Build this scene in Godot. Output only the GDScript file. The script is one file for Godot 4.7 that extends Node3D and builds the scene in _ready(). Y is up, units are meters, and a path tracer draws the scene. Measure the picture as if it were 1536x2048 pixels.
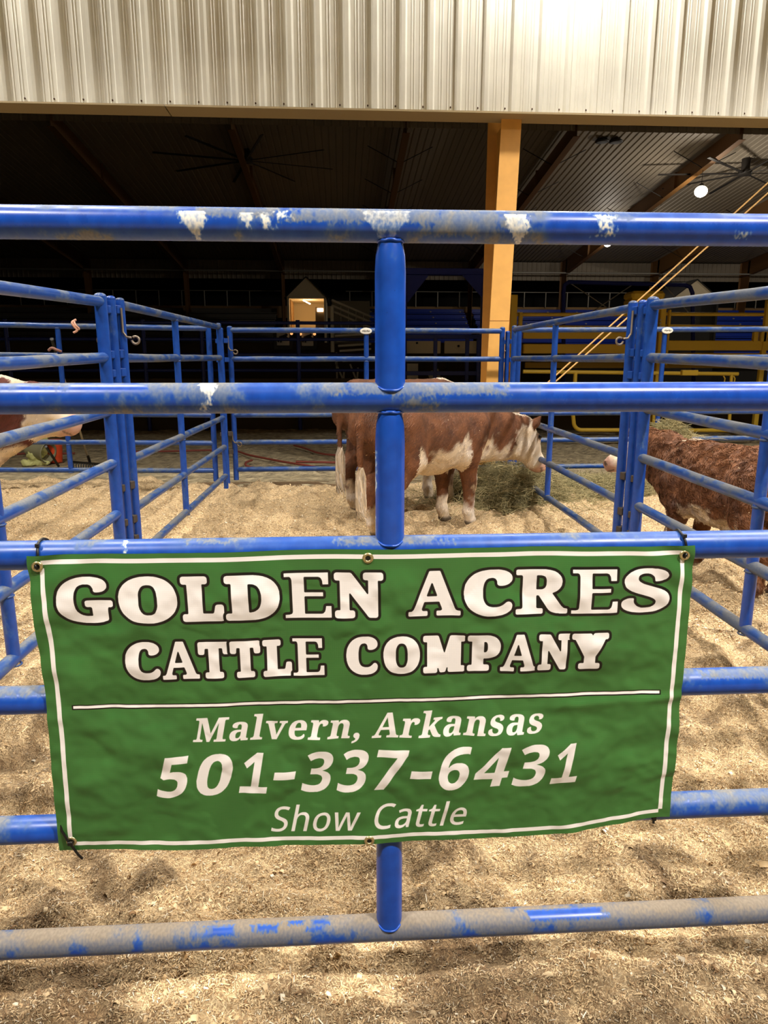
extends Node3D
# Livestock pens inside a show barn: blue pipe fences, a green vinyl banner, Hereford cattle, arena beyond.

const CAM_Y := 1.49
const TILT := 12.2
const YAW := 3.4
const FOCAL := 1400.0
const WALL_Z := -8.55
const FRONT_Z := -1.425

var rng := RandomNumberGenerator.new()
var mats := {}
var used_names := {}

# ---------------------------------------------------------------- places
func ray(px: float, py: float) -> Vector3:
	var a := (px - 768.0) / FOCAL
	var b := -(py - 1024.0) / FOCAL
	var t := deg_to_rad(TILT)
	var w := deg_to_rad(YAW)
	var f := cos(t) + b * sin(t)
	var u := -sin(t) + b * cos(t)
	return Vector3(a * cos(w) + f * sin(w), u, a * sin(w) - f * cos(w))

func atz(px: float, py: float, z: float) -> Vector3:
	var r := ray(px, py)
	var k := z / r.z
	return Vector3(r.x * k, CAM_Y + r.y * k, z)

func aty(px: float, py: float, y: float) -> Vector3:
	var r := ray(px, py)
	var k := (y - CAM_Y) / r.y
	return Vector3(r.x * k, y, r.z * k)

# ---------------------------------------------------------------- mesh building
class MB:
	var v := PackedVector3Array()
	var n := PackedVector3Array()
	var uv := PackedVector2Array()
	var c := PackedColorArray()
	var ix := PackedInt32Array()
	var col := Color.WHITE

	func vert(p: Vector3, nn: Vector3, u := Vector2.ZERO) -> int:
		v.append(p); n.append(nn); uv.append(u); c.append(col)
		return v.size() - 1

	func tri_i(a: int, b: int, d: int) -> void:
		var cr := (v[b] - v[a]).cross(v[d] - v[a])
		if cr.dot(n[a] + n[b] + n[d]) > 0.0:
			ix.append(a); ix.append(d); ix.append(b)
		else:
			ix.append(a); ix.append(b); ix.append(d)

	func tri(a: Vector3, b: Vector3, d: Vector3, nn: Vector3) -> void:
		var i := vert(a, nn)
		vert(b, nn); vert(d, nn)
		tri_i(i, i + 1, i + 2)

	func quad(a: Vector3, b: Vector3, d: Vector3, e: Vector3, nn: Vector3) -> void:
		var i := vert(a, nn, Vector2(0, 0))
		vert(b, nn, Vector2(1, 0)); vert(d, nn, Vector2(1, 1)); vert(e, nn, Vector2(0, 1))
		tri_i(i, i + 1, i + 2); tri_i(i, i + 2, i + 3)

	func box(ce: Vector3, s: Vector3, b := Basis(), bev := -1.0) -> void:
		var h := s * 0.5
		var m: float = min(h.x, min(h.y, h.z))
		if bev < 0.0:
			bev = m * 0.18
		bev = min(bev, m * 0.95)
		var k := h - Vector3(bev, bev, bev)
		for ax in 3:
			for sg in [-1.0, 1.0]:
				var nn := Vector3.ZERO
				nn[ax] = sg
				var a1 := (ax + 1) % 3
				var a2 := (ax + 2) % 3
				var ps := []
				for q in [[-1.0, -1.0], [1.0, -1.0], [1.0, 1.0], [-1.0, 1.0]]:
					var p := Vector3.ZERO
					p[ax] = sg * h[ax]; p[a1] = q[0] * k[a1]; p[a2] = q[1] * k[a2]
					ps.append(ce + b * p)
				quad(ps[0], ps[1], ps[2], ps[3], b * nn)
		for ax in 3:
			var a1 := (ax + 1) % 3
			var a2 := (ax + 2) % 3
			for s1 in [-1.0, 1.0]:
				for s2 in [-1.0, 1.0]:
					var nn := Vector3.ZERO
					nn[a1] = s1; nn[a2] = s2
					var ps := []
					for q in [[-1.0, 0], [1.0, 0], [1.0, 1], [-1.0, 1]]:
						var p := Vector3.ZERO
						p[ax] = q[0] * k[ax]
						p[a1] = s1 * (h[a1] if q[1] == 0 else k[a1])
						p[a2] = s2 * (k[a2] if q[1] == 0 else h[a2])
						ps.append(ce + b * p)
					quad(ps[0], ps[1], ps[2], ps[3], (b * nn).normalized())
		for sx in [-1.0, 1.0]:
			for sy in [-1.0, 1.0]:
				for sz in [-1.0, 1.0]:
					tri(ce + b * Vector3(sx * h.x, sy * k.y, sz * k.z), ce + b * Vector3(sx * k.x, sy * h.y, sz * k.z), ce + b * Vector3(sx * k.x, sy * k.y, sz * h.z), (b * Vector3(sx, sy, sz)).normalized())

	func bar(a: Vector3, b: Vector3, wide: float, deep: float, up := Vector3.UP) -> void:
		var d := (b - a).normalized()
		if absf(d.dot(up)) > 0.97:
			up = Vector3.RIGHT
		var s := d.cross(up).normalized()
		var u := s.cross(d).normalized()
		box((a + b) * 0.5, Vector3(a.distance_to(b), deep, wide), Basis(d, u, s))

	# a round tube along a path; v runs round it from the top, u is metres along it times su plus ou
	func tube(path: Array, radii: Array, seg := 16, caps := true, su := 1.0, ou := 0.0, flat := 1.0) -> void:
		var along := 0.0
		var rings := []
		var prev_side := Vector3.ZERO
		for i in path.size():
			var p: Vector3 = path[i]
			var d: Vector3
			if i == 0:
				d = path[1] - p
			elif i == path.size() - 1:
				d = p - path[i - 1]
			else:
				d = (path[i + 1] - p).normalized() + (p - path[i - 1]).normalized()
			d = d.normalized()
			if i > 0:
				along += p.distance_to(path[i - 1])
			var s: Vector3
			if prev_side == Vector3.ZERO:
				s = d.cross(Vector3.UP) if absf(d.y) < 0.98 else d.cross(Vector3.BACK)
			else:
				s = prev_side - d * prev_side.dot(d)
			s = s.normalized()
			prev_side = s
			var u := s.cross(d).normalized()
			var r: float = radii[i] if i < radii.size() else radii[-1]
			var slope := 0.0
			if path.size() > 1:
				var j: int = min(i + 1, path.size() - 1)
				var jj: int = max(i - 1, 0)
				var r1: float = radii[j] if j < radii.size() else radii[-1]
				var r0: float = radii[jj] if jj < radii.size() else radii[-1]
				var len := (path[j] as Vector3).distance_to(path[jj])
				slope = (r0 - r1) / max(len, 1e-5)
			var ring := []
			for q in seg + 1:
				var an := TAU * q / seg
				var out := u * cos(an) + s * sin(an) * flat
				var nn := (u * cos(an) * flat + s * sin(an)).normalized()
				ring.append(vert(p + out * r, (nn + d * slope).normalized(), Vector2(along * su + ou, float(q) / seg)))
			rings.append(ring)
		for i in rings.size() - 1:
			for q in seg:
				tri_i(rings[i][q], rings[i + 1][q], rings[i + 1][q + 1])
				tri_i(rings[i][q], rings[i + 1][q + 1], rings[i][q + 1])
		if caps:
			for e in [0, rings.size() - 1]:
				var d: Vector3 = (path[0] - path[1]).normalized() if e == 0 else (path[-1] - path[-2]).normalized()
				var ce := vert(path[e], d, Vector2(ou, 0.3))
				var ids := []
				for q in seg + 1:
					ids.append(vert(v[rings[e][q]], d, uv[rings[e][q]]))
				for q in seg:
					tri_i(ce, ids[q], ids[q + 1])

	func ring(ce: Vector3, axis: Vector3, big: float, small: float, seg := 20, sides := 8, from := 0.0, to := TAU) -> void:
		axis = axis.normalized()
		var a := axis.cross(Vector3.UP if absf(axis.y) < 0.9 else Vector3.RIGHT).normalized()
		var b := axis.cross(a)
		var path := []
		for i in seg + 1:
			var t := from + (to - from) * i / seg
			path.append(ce + (a * cos(t) + b * sin(t)) * big)
		tube(path, [small], sides, to - from < TAU - 0.01)

	# a profile of (radius, height) turned round an axis
	func lathe(o: Vector3, prof: Array, seg := 20, b := Basis(), sx := 1.0) -> void:
		var rows := []
		for i in prof.size():
			var p: Vector2 = prof[i]
			var pa: Vector2 = prof[max(i - 1, 0)]
			var pb: Vector2 = prof[min(i + 1, prof.size() - 1)]
			var t := (pb - pa).normalized()
			var row := []
			for q in seg + 1:
				var an := TAU * q / seg
				var rad := Vector3(cos(an) * sx, 0, sin(an))
				row.append(vert(o + b * (rad * p.x + Vector3.UP * p.y), (b * (rad * t.y - Vector3.UP * t.x)).normalized(), Vector2(float(q) / seg, float(i) / prof.size())))
			rows.append(row)
		for i in rows.size() - 1:
			for q in seg:
				tri_i(rows[i][q], rows[i + 1][q], rows[i + 1][q + 1])
				tri_i(rows[i][q], rows[i + 1][q + 1], rows[i][q + 1])

	func ball(ce: Vector3, r: Vector3, seg := 14) -> void:
		var rows := []
		for i in seg / 2 + 1:
			var th := PI * i / (seg / 2)
			var row := []
			for q in seg + 1:
				var an := TAU * q / seg
				var d := Vector3(sin(th) * cos(an), cos(th), sin(th) * sin(an))
				row.append(vert(ce + d * r, (d / r).normalized(), Vector2(float(q) / seg, float(i) / seg)))
			rows.append(row)
		for i in rows.size() - 1:
			for q in seg:
				tri_i(rows[i][q], rows[i + 1][q], rows[i + 1][q + 1])
				tri_i(rows[i][q], rows[i + 1][q + 1], rows[i][q + 1])

	# a strip: the polyline of a cross section pushed along a vector, flat shaded; normals lie on the side of "face"
	func extrude(line: Array, by: Vector3, face: Vector3) -> void:
		for i in line.size() - 1:
			var a: Vector3 = line[i]
			var b: Vector3 = line[i + 1]
			var nn := (b - a).cross(by).normalized()
			if nn.dot(face) < 0.0:
				nn = -nn
			quad(a, b, b + by, a + by, nn)

	func mesh() -> ArrayMesh:
		var a := []
		a.resize(Mesh.ARRAY_MAX)
		a[Mesh.ARRAY_VERTEX] = v; a[Mesh.ARRAY_NORMAL] = n; a[Mesh.ARRAY_TEX_UV] = uv; a[Mesh.ARRAY_COLOR] = c; a[Mesh.ARRAY_INDEX] = ix
		var m := ArrayMesh.new()
		m.add_surface_from_arrays(Mesh.PRIMITIVE_TRIANGLES, a)
		return m

# ---------------------------------------------------------------- scene tree
func numbered(called: String) -> String:
	var k: int = used_names.get(called, 0)
	used_names[called] = k + 1
	return called if k == 0 else "%s_%03d" % [called, k]

func tag(o: Node3D, label := "", category := "", group := "", kind := "") -> Node3D:
	if label: o.set_meta("label", label)
	if category: o.set_meta("category", category)
	if group: o.set_meta("group", group)
	if kind: o.set_meta("kind", kind)
	return o

func thing(called: String, label: String, category: String, at := Vector3.ZERO, turn := 0.0, group := "") -> Node3D:
	var o := Node3D.new()
	o.name = numbered(called)
	add_child(o)
	o.position = at
	o.rotation.y = turn
	tag(o, label, category, group)
	return o

func put(called: String, mb, material: Material, parent: Node3D = null, at := Vector3.ZERO) -> MeshInstance3D:
	var o := MeshInstance3D.new()
	o.mesh = mb.mesh() if mb is MB else mb
	o.material_override = material
	o.cast_shadow = GeometryInstance3D.SHADOW_CASTING_SETTING_ON
	o.position = at
	if parent:
		var k := 0
		var nm := called
		while parent.has_node(nm):
			k += 1
			nm = "%s_%03d" % [called, k]
		o.name = nm
		parent.add_child(o, true)
	else:
		o.name = numbered(called)
		add_child(o, true)
	return o

func scatter(called: String, mesh: Mesh, material: Material, places: Array, colors: Array, parent: Node3D = null) -> MultiMeshInstance3D:
	var mm := MultiMesh.new()
	mm.transform_format = MultiMesh.TRANSFORM_3D
	mm.use_colors = true
	mm.mesh = mesh
	mm.instance_count = places.size()
	for i in places.size():
		mm.set_instance_transform(i, places[i])
		mm.set_instance_color(i, colors[i])
	var o := MultiMeshInstance3D.new()
	o.multimesh = mm
	o.material_override = material
	o.set_meta("kind", "stuff")
	if parent:
		var k := 0
		var nm := called
		while parent.has_node(nm):
			k += 1
			nm = "%s_%03d" % [called, k]
		o.name = nm
		parent.add_child(o, true)
	else:
		o.name = numbered(called)
		add_child(o, true)
	return o

func srgb(r: float, g: float, b: float) -> Color:
	return Color(r / 255.0, g / 255.0, b / 255.0)

func lin(r: float, g: float, b: float) -> Color:
	return srgb(r, g, b).srgb_to_linear()

func paint(key: String, c: Color, rough := 0.6, metal := 0.0) -> StandardMaterial3D:
	if mats.has(key):
		return mats[key]
	var m := StandardMaterial3D.new()
	m.resource_name = key
	m.albedo_color = c
	m.roughness = rough
	m.metallic = metal
	mats[key] = m
	return m

func noise(seed_: int, freq: float, octaves := 3, kind := FastNoiseLite.TYPE_SIMPLEX_SMOOTH) -> FastNoiseLite:
	var f := FastNoiseLite.new()
	f.seed = seed_
	f.noise_type = kind
	f.frequency = freq
	f.fractal_octaves = octaves
	return f

func noise_tex(seed_: int, freq: float, size := 512, octaves := 4) -> ImageTexture:
	var f := noise(seed_, freq, octaves)
	return ImageTexture.create_from_image(f.get_seamless_image(size, size))

# ---------------------------------------------------------------- textures
# Blue enamel with dust on it and shade painted along its underside, in the pipe's own coordinates: x along, y round the pipe (0 top, 0.25 towards the alley, 0.5 bottom).
# marks: ["clean" | "dust" | "white" | "streak", x0, x1, y0, y1]
func pipe_paint(key: String, seed_: int, w: int, h: int, level: float, marks: Array, under := 0.35, soil_and_shade := Color(0.5, 0.465, 0.41), base := Color(0.065, 0.28, 0.68)) -> StandardMaterial3D:
	var fa := noise(seed_, 0.006, 4)
	var fb := noise(seed_ + 7, 0.03, 3)
	var fc := noise(seed_ + 13, 0.12, 2)
	var a := PackedByteArray(fa.get_seamless_image(w, h, false, false, 0.1, true).get_data())
	var b := PackedByteArray(fb.get_seamless_image(w, h, false, false, 0.1, true).get_data())
	var c := PackedByteArray(fc.get_seamless_image(w, h, false, false, 0.1, true).get_data())
	var out := PackedByteArray()
	out.resize(w * h * 3)
	var ro := PackedByteArray()
	ro.resize(w * h)
	for y in h:
		var vv := float(y) / h
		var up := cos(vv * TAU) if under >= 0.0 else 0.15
		var dust_shade_film := 0.03 + 0.3 * pow(maxf(up, 0.0), 1.6) + maxf(under, 0.0) * 0.5 * smoothstep(0.2, 0.9, -up)  # the under term greys the lower half: shade put into the colour
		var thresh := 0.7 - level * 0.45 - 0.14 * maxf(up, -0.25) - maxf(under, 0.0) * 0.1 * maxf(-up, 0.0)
		var row: Array = []
		for m in marks:
			if vv >= m[3] - 0.04 and vv <= m[4] + 0.04:
				row.append(m)
		for x in w:
			var i := y * w + x
			var na := a[i] / 255.0
			var nb := b[i] / 255.0
			var nc := c[i] / 255.0
			var mix := na * 0.62 + nb * 0.26 + nc * 0.12
			var dust := dust_shade_film * (0.35 + 0.9 * na + 0.3 * (nb - 0.5)) + (0.66 if level > 0.5 else 0.5) * smoothstep(thresh - 0.13, thresh + 0.16, mix) * (0.86 + 0.2 * nc)
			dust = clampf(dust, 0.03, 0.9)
			var white := 0.0
			for m in row:
				var u := float(x) / w
				var ex := minf(u - m[1], m[2] - u) * w / (34.0 if m[0] == "dust" else 12.0) + (nb - 0.5) * 2.6 + (nc - 0.5) * 1.2
				var ey := minf(vv - m[3], m[4] - vv) * h / 5.0 + (nc - 0.5) * 1.6
				var k := clampf(minf(ex, ey) + 0.5, 0.0, 1.0)
				if k <= 0.0:
					continue
				if m[0] == "clean":
					dust *= 1.0 - 0.9 * k
				elif m[0] == "dust":
					dust = lerpf(dust, 0.3 + 0.55 * nb + 0.15 * nc, k)
				elif m[0] == "white":
					white = maxf(white, k * clampf(nc * 1.4 + 0.35, 0.0, 1.0))
				elif m[0] in ["streak", "veil", "veil_left"]:
					# a dropping that narrows downwards
					var t: float = (vv - m[3]) / (m[4] - m[3])
					var mid := lerpf((m[1] + m[2]) * 0.5, m[1] + (m[2] - m[1]) * 0.3 if m[0] == "veil_left" else m[2] - (m[2] - m[1]) * 0.3, t)
					var wide: float = (m[2] - m[1]) * 0.5 * (1.0 - smoothstep(0.25, 0.75, t) * 0.78)
					var kk := clampf((wide - absf(u - mid)) * w / 5.0 + (nc - 0.5) * 2.0 + 0.5, 0.0, 1.0)
					if t > 0.0 and t < 1.0:
						white = maxf(white, (1.0 if m[0] == "streak" else 0.3 + 0.5 * nc) * kk * clampf(0.72 + nc * 0.5 - 0.25 * nb, 0.0, 1.0))
			var sc := 1.0 if nc > 0.05 else 0.7
			var r := lerpf(base.r * (0.9 + 0.2 * nb), soil_and_shade.r + 0.1 * nc, dust)
			var g := lerpf(base.g * (0.9 + 0.2 * nb), soil_and_shade.g + 0.1 * nc, dust)
			var bl := lerpf(base.b * (0.92 + 0.16 * nb), soil_and_shade.b + 0.08 * nc, dust)
			r = lerpf(r * sc, 0.9, white); g = lerpf(g * sc, 0.89, white); bl = lerpf(bl * sc, 0.85, white)
			out[i * 3] = int(clampf(r, 0, 1) * 255.0)
			out[i * 3 + 1] = int(clampf(g, 0, 1) * 255.0)
			out[i * 3 + 2] = int(clampf(bl, 0, 1) * 255.0)
			ro[i] = int((0.27 + 0.6 * clampf(dust + white, 0.0, 1.0)) * 255.0)
	var m := StandardMaterial3D.new()
	m.resource_name = key
	m.albedo_texture = ImageTexture.create_from_image(Image.create_from_data(w, h, false, Image.FORMAT_RGB8, out))
	m.roughness_texture = ImageTexture.create_from_image(Image.create_from_data(w, h, false, Image.FORMAT_L8, ro))
	m.roughness_texture_channel = BaseMaterial3D.TEXTURE_CHANNEL_RED
	m.roughness = 1.0
	mats[key] = m
	return m

func soft_tex(seed_: int, freq: float, lo: float, size := 512, octaves := 4) -> ImageTexture:
	var b := noise(seed_, freq, octaves).get_seamless_image(size, size).get_data()
	for i in b.size():
		b[i] = int(255.0 * lerpf(lo, 1.0, b[i] / 255.0))
	return ImageTexture.create_from_image(Image.create_from_data(size, size, false, Image.FORMAT_L8, b))

# wood shavings seen from above: many small curled slivers laid over each other
func shavings_texture() -> Array:
	var s := 1024
	var alb := PackedByteArray()
	alb.resize(s * s * 3)
	var hgt := PackedByteArray()
	hgt.resize(s * s)
	var bg := PackedByteArray(noise(51, 0.03, 4).get_seamless_image(s, s).get_data())
	for i in s * s:
		var k := 0.6 + 0.3 * bg[i] / 255.0
		alb[i * 3] = int(226 * k); alb[i * 3 + 1] = int(190 * k); alb[i * 3 + 2] = int(140 * k)
		hgt[i] = int(40 + 40 * k)
	var r := RandomNumberGenerator.new()
	r.seed = 5
	for q in 85000:
		var x := r.randf() * s
		var y := r.randf() * s
		var an := r.randf() * TAU
		var bend := r.randf_range(-0.08, 0.08)
		var ln := int(r.randf_range(5, 15))
		var wd := 1 + int(r.randf() * r.randf() * 3.0)
		var tone := r.randf_range(0.72, 1.08)
		var cr := 234.0 * tone
		var cg := 206.0 * tone
		var cb := 160.0 * tone
		if r.randf() < 0.13:
			cr *= 0.66; cg *= 0.6; cb *= 0.52
		var lift := r.randf_range(110, 255)
		for t in ln:
			x += cos(an); y += sin(an)
			an += bend
			for o in wd:
				var xi := posmod(int(x - sin(an) * o), s)
				var yi := posmod(int(y + cos(an) * o), s)
				var i := yi * s + xi
				alb[i * 3] = int(minf(cr, 255)); alb[i * 3 + 1] = int(minf(cg, 255)); alb[i * 3 + 2] = int(minf(cb, 255))
				hgt[i] = int(lift * (1.0 - 0.25 * absf(2.0 * t / ln - 1.0)))
	return [ImageTexture.create_from_image(Image.create_from_data(s, s, false, Image.FORMAT_RGB8, alb)), ImageTexture.create_from_image(Image.create_from_data(s, s, false, Image.FORMAT_L8, hgt))]

# ---------------------------------------------------------------- lettering for the banner's print
var fonts := {}

func outline(font_name: String, weight: int, ch: String) -> Array:
	var key := "%s%d" % [font_name, weight]
	var ts := TextServerManager.get_primary_interface()
	if not fonts.has(key):
		var f := SystemFont.new()
		f.font_names = PackedStringArray([font_name])
		f.font_weight = weight
		fonts[key] = [f, f.get_rids()[0]]
	var rid: RID = fonts[key][1]
	var gi := ts.font_get_glyph_index(rid, 128, ch.unicode_at(0), 0)
	var d := ts.font_get_glyph_contours(rid, 128, gi)
	var polys := []
	var start := 0
	for e in d.contours:
		var pts := []
		for i in range(start, e + 1):
			pts.append(Vector3(d.points[i].x, -d.points[i].y, d.points[i].z))
		start = e + 1
		var poly := PackedVector2Array()
		var n := pts.size()
		for i in n:
			var p: Vector3 = pts[i]
			var q: Vector3 = pts[(i + 1) % n]
			var o: Vector3 = pts[(i - 1 + n) % n]
			if p.z == 1.0:
				poly.append(Vector2(p.x, p.y))
			else:
				var a := Vector2(o.x, o.y) if o.z == 1.0 else (Vector2(o.x, o.y) + Vector2(p.x, p.y)) * 0.5
				var c := Vector2(q.x, q.y) if q.z == 1.0 else (Vector2(q.x, q.y) + Vector2(p.x, p.y)) * 0.5
				var m := Vector2(p.x, p.y)
				if o.z != 1.0:
					poly.append(a)
				for t in [0.25, 0.5, 0.75]:
					poly.append(a.lerp(m, t).lerp(m.lerp(c, t), t))
		polys.append(poly)
	return [polys, ts.font_get_glyph_advance(rid, 128, gi).x]

func grow(polys: Array, by: float) -> Array:
	var out := []
	# the biggest contour tells which way round outer contours run
	var big := 0.0
	for p in polys:
		var ar := area(p)
		if absf(ar) > absf(big):
			big = ar
	for p in polys:
		var outer: bool = area(p) * big > 0.0
		var pp: PackedVector2Array = p
		if area(p) < 0.0:
			pp = p.duplicate()
			pp.reverse()
		for r in Geometry2D.offset_polygon(pp, by if outer else -by, Geometry2D.JOIN_ROUND):
			var rr: PackedVector2Array = r
			if (area(rr) > 0.0) != outer:
				rr = rr.duplicate()
				rr.reverse()
			out.append(rr)
	return out

func area(p: PackedVector2Array) -> float:
	var s := 0.0
	for i in p.size():
		var q := p[(i + 1) % p.size()]
		s += p[i].x * q.y - q.x * p[i].y
	return s * 0.5

func bounds(polys: Array) -> Rect2:
	var r := Rect2(polys[0][0], Vector2.ZERO)
	for p in polys:
		for q in p:
			r = r.expand(q)
	return r

# fits polygons (y up) into a box of the picture (y down)
func fit(polys: Array, x0: float, y0: float, x1: float, y1: float, skew := 0.0) -> Array:
	var b := bounds(polys)
	var out := []
	for p in polys:
		var o := PackedVector2Array()
		for q in p:
			var u: float = (q.x - b.position.x) / b.size.x
			var t: float = (q.y - b.position.y) / b.size.y
			o.append(Vector2(lerpf(x0, x1, u), lerpf(y1, y0, t) + skew * (u - 0.5)))
		out.append(o)
	return out

func words(text: String, font_name: String, weight: int, slant: float, bold: float, spacing := 0.0) -> Array:
	var x := 0.0
	var out := []
	for ch in text:
		if ch == " ":
			x += 34.0
			continue
		var g := outline(font_name, weight, ch)
		for p in (grow(g[0], bold) if bold != 0.0 else g[0]):
			var o := PackedVector2Array()
			for q in p:
				o.append(Vector2(x + q.x + q.y * slant, q.y))
			out.append(o)
		x += g[1] + spacing
	return out

func fill(img: PackedByteArray, w: int, h: int, polys: Array, color: Color) -> void:
	var b := bounds(polys)
	var y0 := maxi(0, int(b.position.y) - 1)
	var y1 := mini(h - 1, int(b.end.y) + 1)
	var cov := PackedFloat32Array()
	cov.resize(w)
	var ed := []
	for p in polys:
		for i in p.size():
			var a: Vector2 = p[i]
			var c: Vector2 = p[(i + 1) % p.size()]
			if a.y != c.y:
				ed.append([minf(a.y, c.y), maxf(a.y, c.y), a, c, 1 if a.y < c.y else -1])
	for y in range(y0, y1 + 1):
		cov.fill(0.0)
		var near := []
		for e in ed:
			if e[0] <= y + 1 and e[1] >= y:
				near.append(e)
		var lo := w
		var hi := 0
		for sub in 4:
			var yy := y + (sub + 0.5) / 4.0
			var xs := []
			for e in near:
				if e[0] <= yy and e[1] > yy:
					var a: Vector2 = e[2]
					var c: Vector2 = e[3]
					xs.append([a.x + (c.x - a.x) * (yy - a.y) / (c.y - a.y), e[4]])
			xs.sort_custom(func(p, q): return p[0] < q[0])
			var wind := 0
			for i in xs.size() - 1:
				wind += xs[i][1]
				if wind != 0:
					var xa: float = clampf(xs[i][0], 0, w - 1)
					var xb: float = clampf(xs[i + 1][0], 0, w - 1)
					var ia := int(xa)
					var ib := int(xb)
					lo = mini(lo, ia); hi = maxi(hi, ib)
					if ia == ib:
						cov[ia] += (xb - xa) * 0.25
					else:
						cov[ia] += (ia + 1 - xa) * 0.25
						cov[ib] += (xb - ib) * 0.25
						for x in range(ia + 1, ib):
							cov[x] += 0.25
		for x in range(lo, hi + 1):
			var k := clampf(cov[x], 0.0, 1.0)
			if k > 0.0:
				var i := (y * w + x) * 3
				img[i] = int(lerpf(img[i], color.r * 255.0, k))
				img[i + 1] = int(lerpf(img[i + 1], color.g * 255.0, k))
				img[i + 2] = int(lerpf(img[i + 2], color.b * 255.0, k))

# ---------------------------------------------------------------- cattle
# bones: [from, to, radius at from, radius at to, blend, sideways squash]
class Body:
	var lo: Vector3
	var cell: float
	var nx: int
	var ny: int
	var nz: int
	var f := PackedFloat32Array()

	func _init(a: Vector3, b: Vector3, c: float) -> void:
		lo = a; cell = c
		nx = int((b.x - a.x) / c) + 2
		ny = int((b.y - a.y) / c) + 2
		nz = int((b.z - a.z) / c) + 2
		f.resize(nx * ny * nz)
		f.fill(1.0)

	func bone(a: Vector3, b: Vector3, ra: float, rb: float, k := 0.05, sq := 1.0) -> void:
		var m := maxf(ra, rb) + k + cell * 2.0
		var pad := Vector3(m, m, m * maxf(sq, 0.5))
		var p0 := (a.min(b) - pad - lo) / cell
		var p1 := (a.max(b) + pad - lo) / cell
		var x0 := maxi(0, int(p0.x)); var x1 := mini(nx - 1, int(p1.x) + 1)
		var y0 := maxi(0, int(p0.y)); var y1 := mini(ny - 1, int(p1.y) + 1)
		var z0 := maxi(0, int(p0.z)); var z1 := mini(nz - 1, int(p1.z) + 1)
		var isq := 1.0 / sq
		var aa := Vector3(a.x, a.y, a.z * isq)
		var ab := Vector3(b.x, b.y, b.z * isq) - aa
		var l2 := maxf(ab.length_squared(), 1e-6)
		var dr := rb - ra
		var tolow := minf(1.0, sq)
		for x in range(x0, x1 + 1):
			var px := lo.x + x * cell
			for y in range(y0, y1 + 1):
				var py := lo.y + y * cell
				var i := (x * ny + y) * nz + z0
				for z in range(z0, z1 + 1):
					var pa := Vector3(px, py, (lo.z + z * cell) * isq) - aa
					var t := clampf(pa.dot(ab) / l2, 0.0, 1.0)
					var d := ((pa - ab * t).length() - ra - dr * t) * tolow
					var o := f[i]
					var h := k - absf(d - o)
					if h > 0.0:
						f[i] = minf(d, o) - h * h * 0.25 / k
					elif d < o:
						f[i] = d
					i += 1

	func nets(shade: Callable, wob: FastNoiseLite, amp: float) -> MB:
		var mb := MB.new()
		var id := {}
		var sx := ny * nz
		for x in nx - 1:
			for y in ny - 1:
				var base := x * sx + y * nz
				for z in nz - 1:
					var i := base + z
					var v0 := f[i]
					if v0 > cell * 1.8 or v0 < -cell * 1.8:
						continue
					var vs := [v0, f[i + sx], f[i + nz], f[i + sx + nz], f[i + 1], f[i + sx + 1], f[i + nz + 1], f[i + sx + nz + 1]]
					var neg := 0
					for q in vs:
						if q < 0.0:
							neg += 1
					if neg == 0 or neg == 8:
						continue
					var acc := Vector3.ZERO
					var cnt := 0
					for e in [[0, 1], [2, 3], [4, 5], [6, 7], [0, 2], [1, 3], [4, 6], [5, 7], [0, 4], [1, 5], [2, 6], [3, 7]]:
						var a: float = vs[e[0]]
						var b: float = vs[e[1]]
						if (a < 0.0) != (b < 0.0):
							var t := a / (a - b)
							var pa := Vector3(e[0] & 1, (e[0] >> 1) & 1, (e[0] >> 2) & 1)
							var pb := Vector3(e[1] & 1, (e[1] >> 1) & 1, (e[1] >> 2) & 1)
							acc += pa.lerp(pb, t)
							cnt += 1
					var g := Vector3(vs[1] + vs[3] + vs[5] + vs[7] - vs[0] - vs[2] - vs[4] - vs[6], vs[2] + vs[3] + vs[6] + vs[7] - vs[0] - vs[1] - vs[4] - vs[5], vs[4] + vs[5] + vs[6] + vs[7] - vs[0] - vs[1] - vs[2] - vs[3]).normalized()
					var p := lo + (Vector3(x, y, z) + acc / cnt) * cell
					if amp > 0.0:
						p += g * wob.get_noise_3d(p.x, p.y, p.z) * amp
					mb.col = shade.call(p, g)
					id[i] = mb.vert(p, g)
		for i in id:
			var v0 := f[i]
			var z: int = i % nz
			var y: int = (i / nz) % ny
			var x: int = i / sx
			for ax in 3:
				var st: int = [sx, nz, 1][ax]
				if (v0 < 0.0) == (f[i + st] < 0.0):
					continue
				var s1: int = [nz, 1, sx][ax]
				var s2: int = [1, sx, nz][ax]
				if id.has(i - s1) and id.has(i - s2) and id.has(i - s1 - s2):
					var q := [id[i], id[i - s1], id[i - s1 - s2], id[i - s2]]
					mb.tri_i(q[0], q[1], q[2]); mb.tri_i(q[0], q[2], q[3])
		# smooth the normals over the faces
		var nn := PackedVector3Array()
		nn.resize(mb.v.size())
		for t in range(0, mb.ix.size(), 3):
			var a := mb.ix[t]; var b := mb.ix[t + 1]; var c := mb.ix[t + 2]
			var fn := (mb.v[c] - mb.v[a]).cross(mb.v[b] - mb.v[a])
			nn[a] += fn; nn[b] += fn; nn[c] += fn
		for q in nn.size():
			if nn[q].length() > 1e-9:
				mb.n[q] = nn[q].normalized()
		return mb

func seg_d(p: Vector3, a: Vector3, b: Vector3) -> Vector2:
	var ab := b - a
	var t := clampf((p - a).dot(ab) / ab.length_squared(), 0.0, 1.0)
	return Vector2(p.distance_to(a + ab * t), t)

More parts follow.
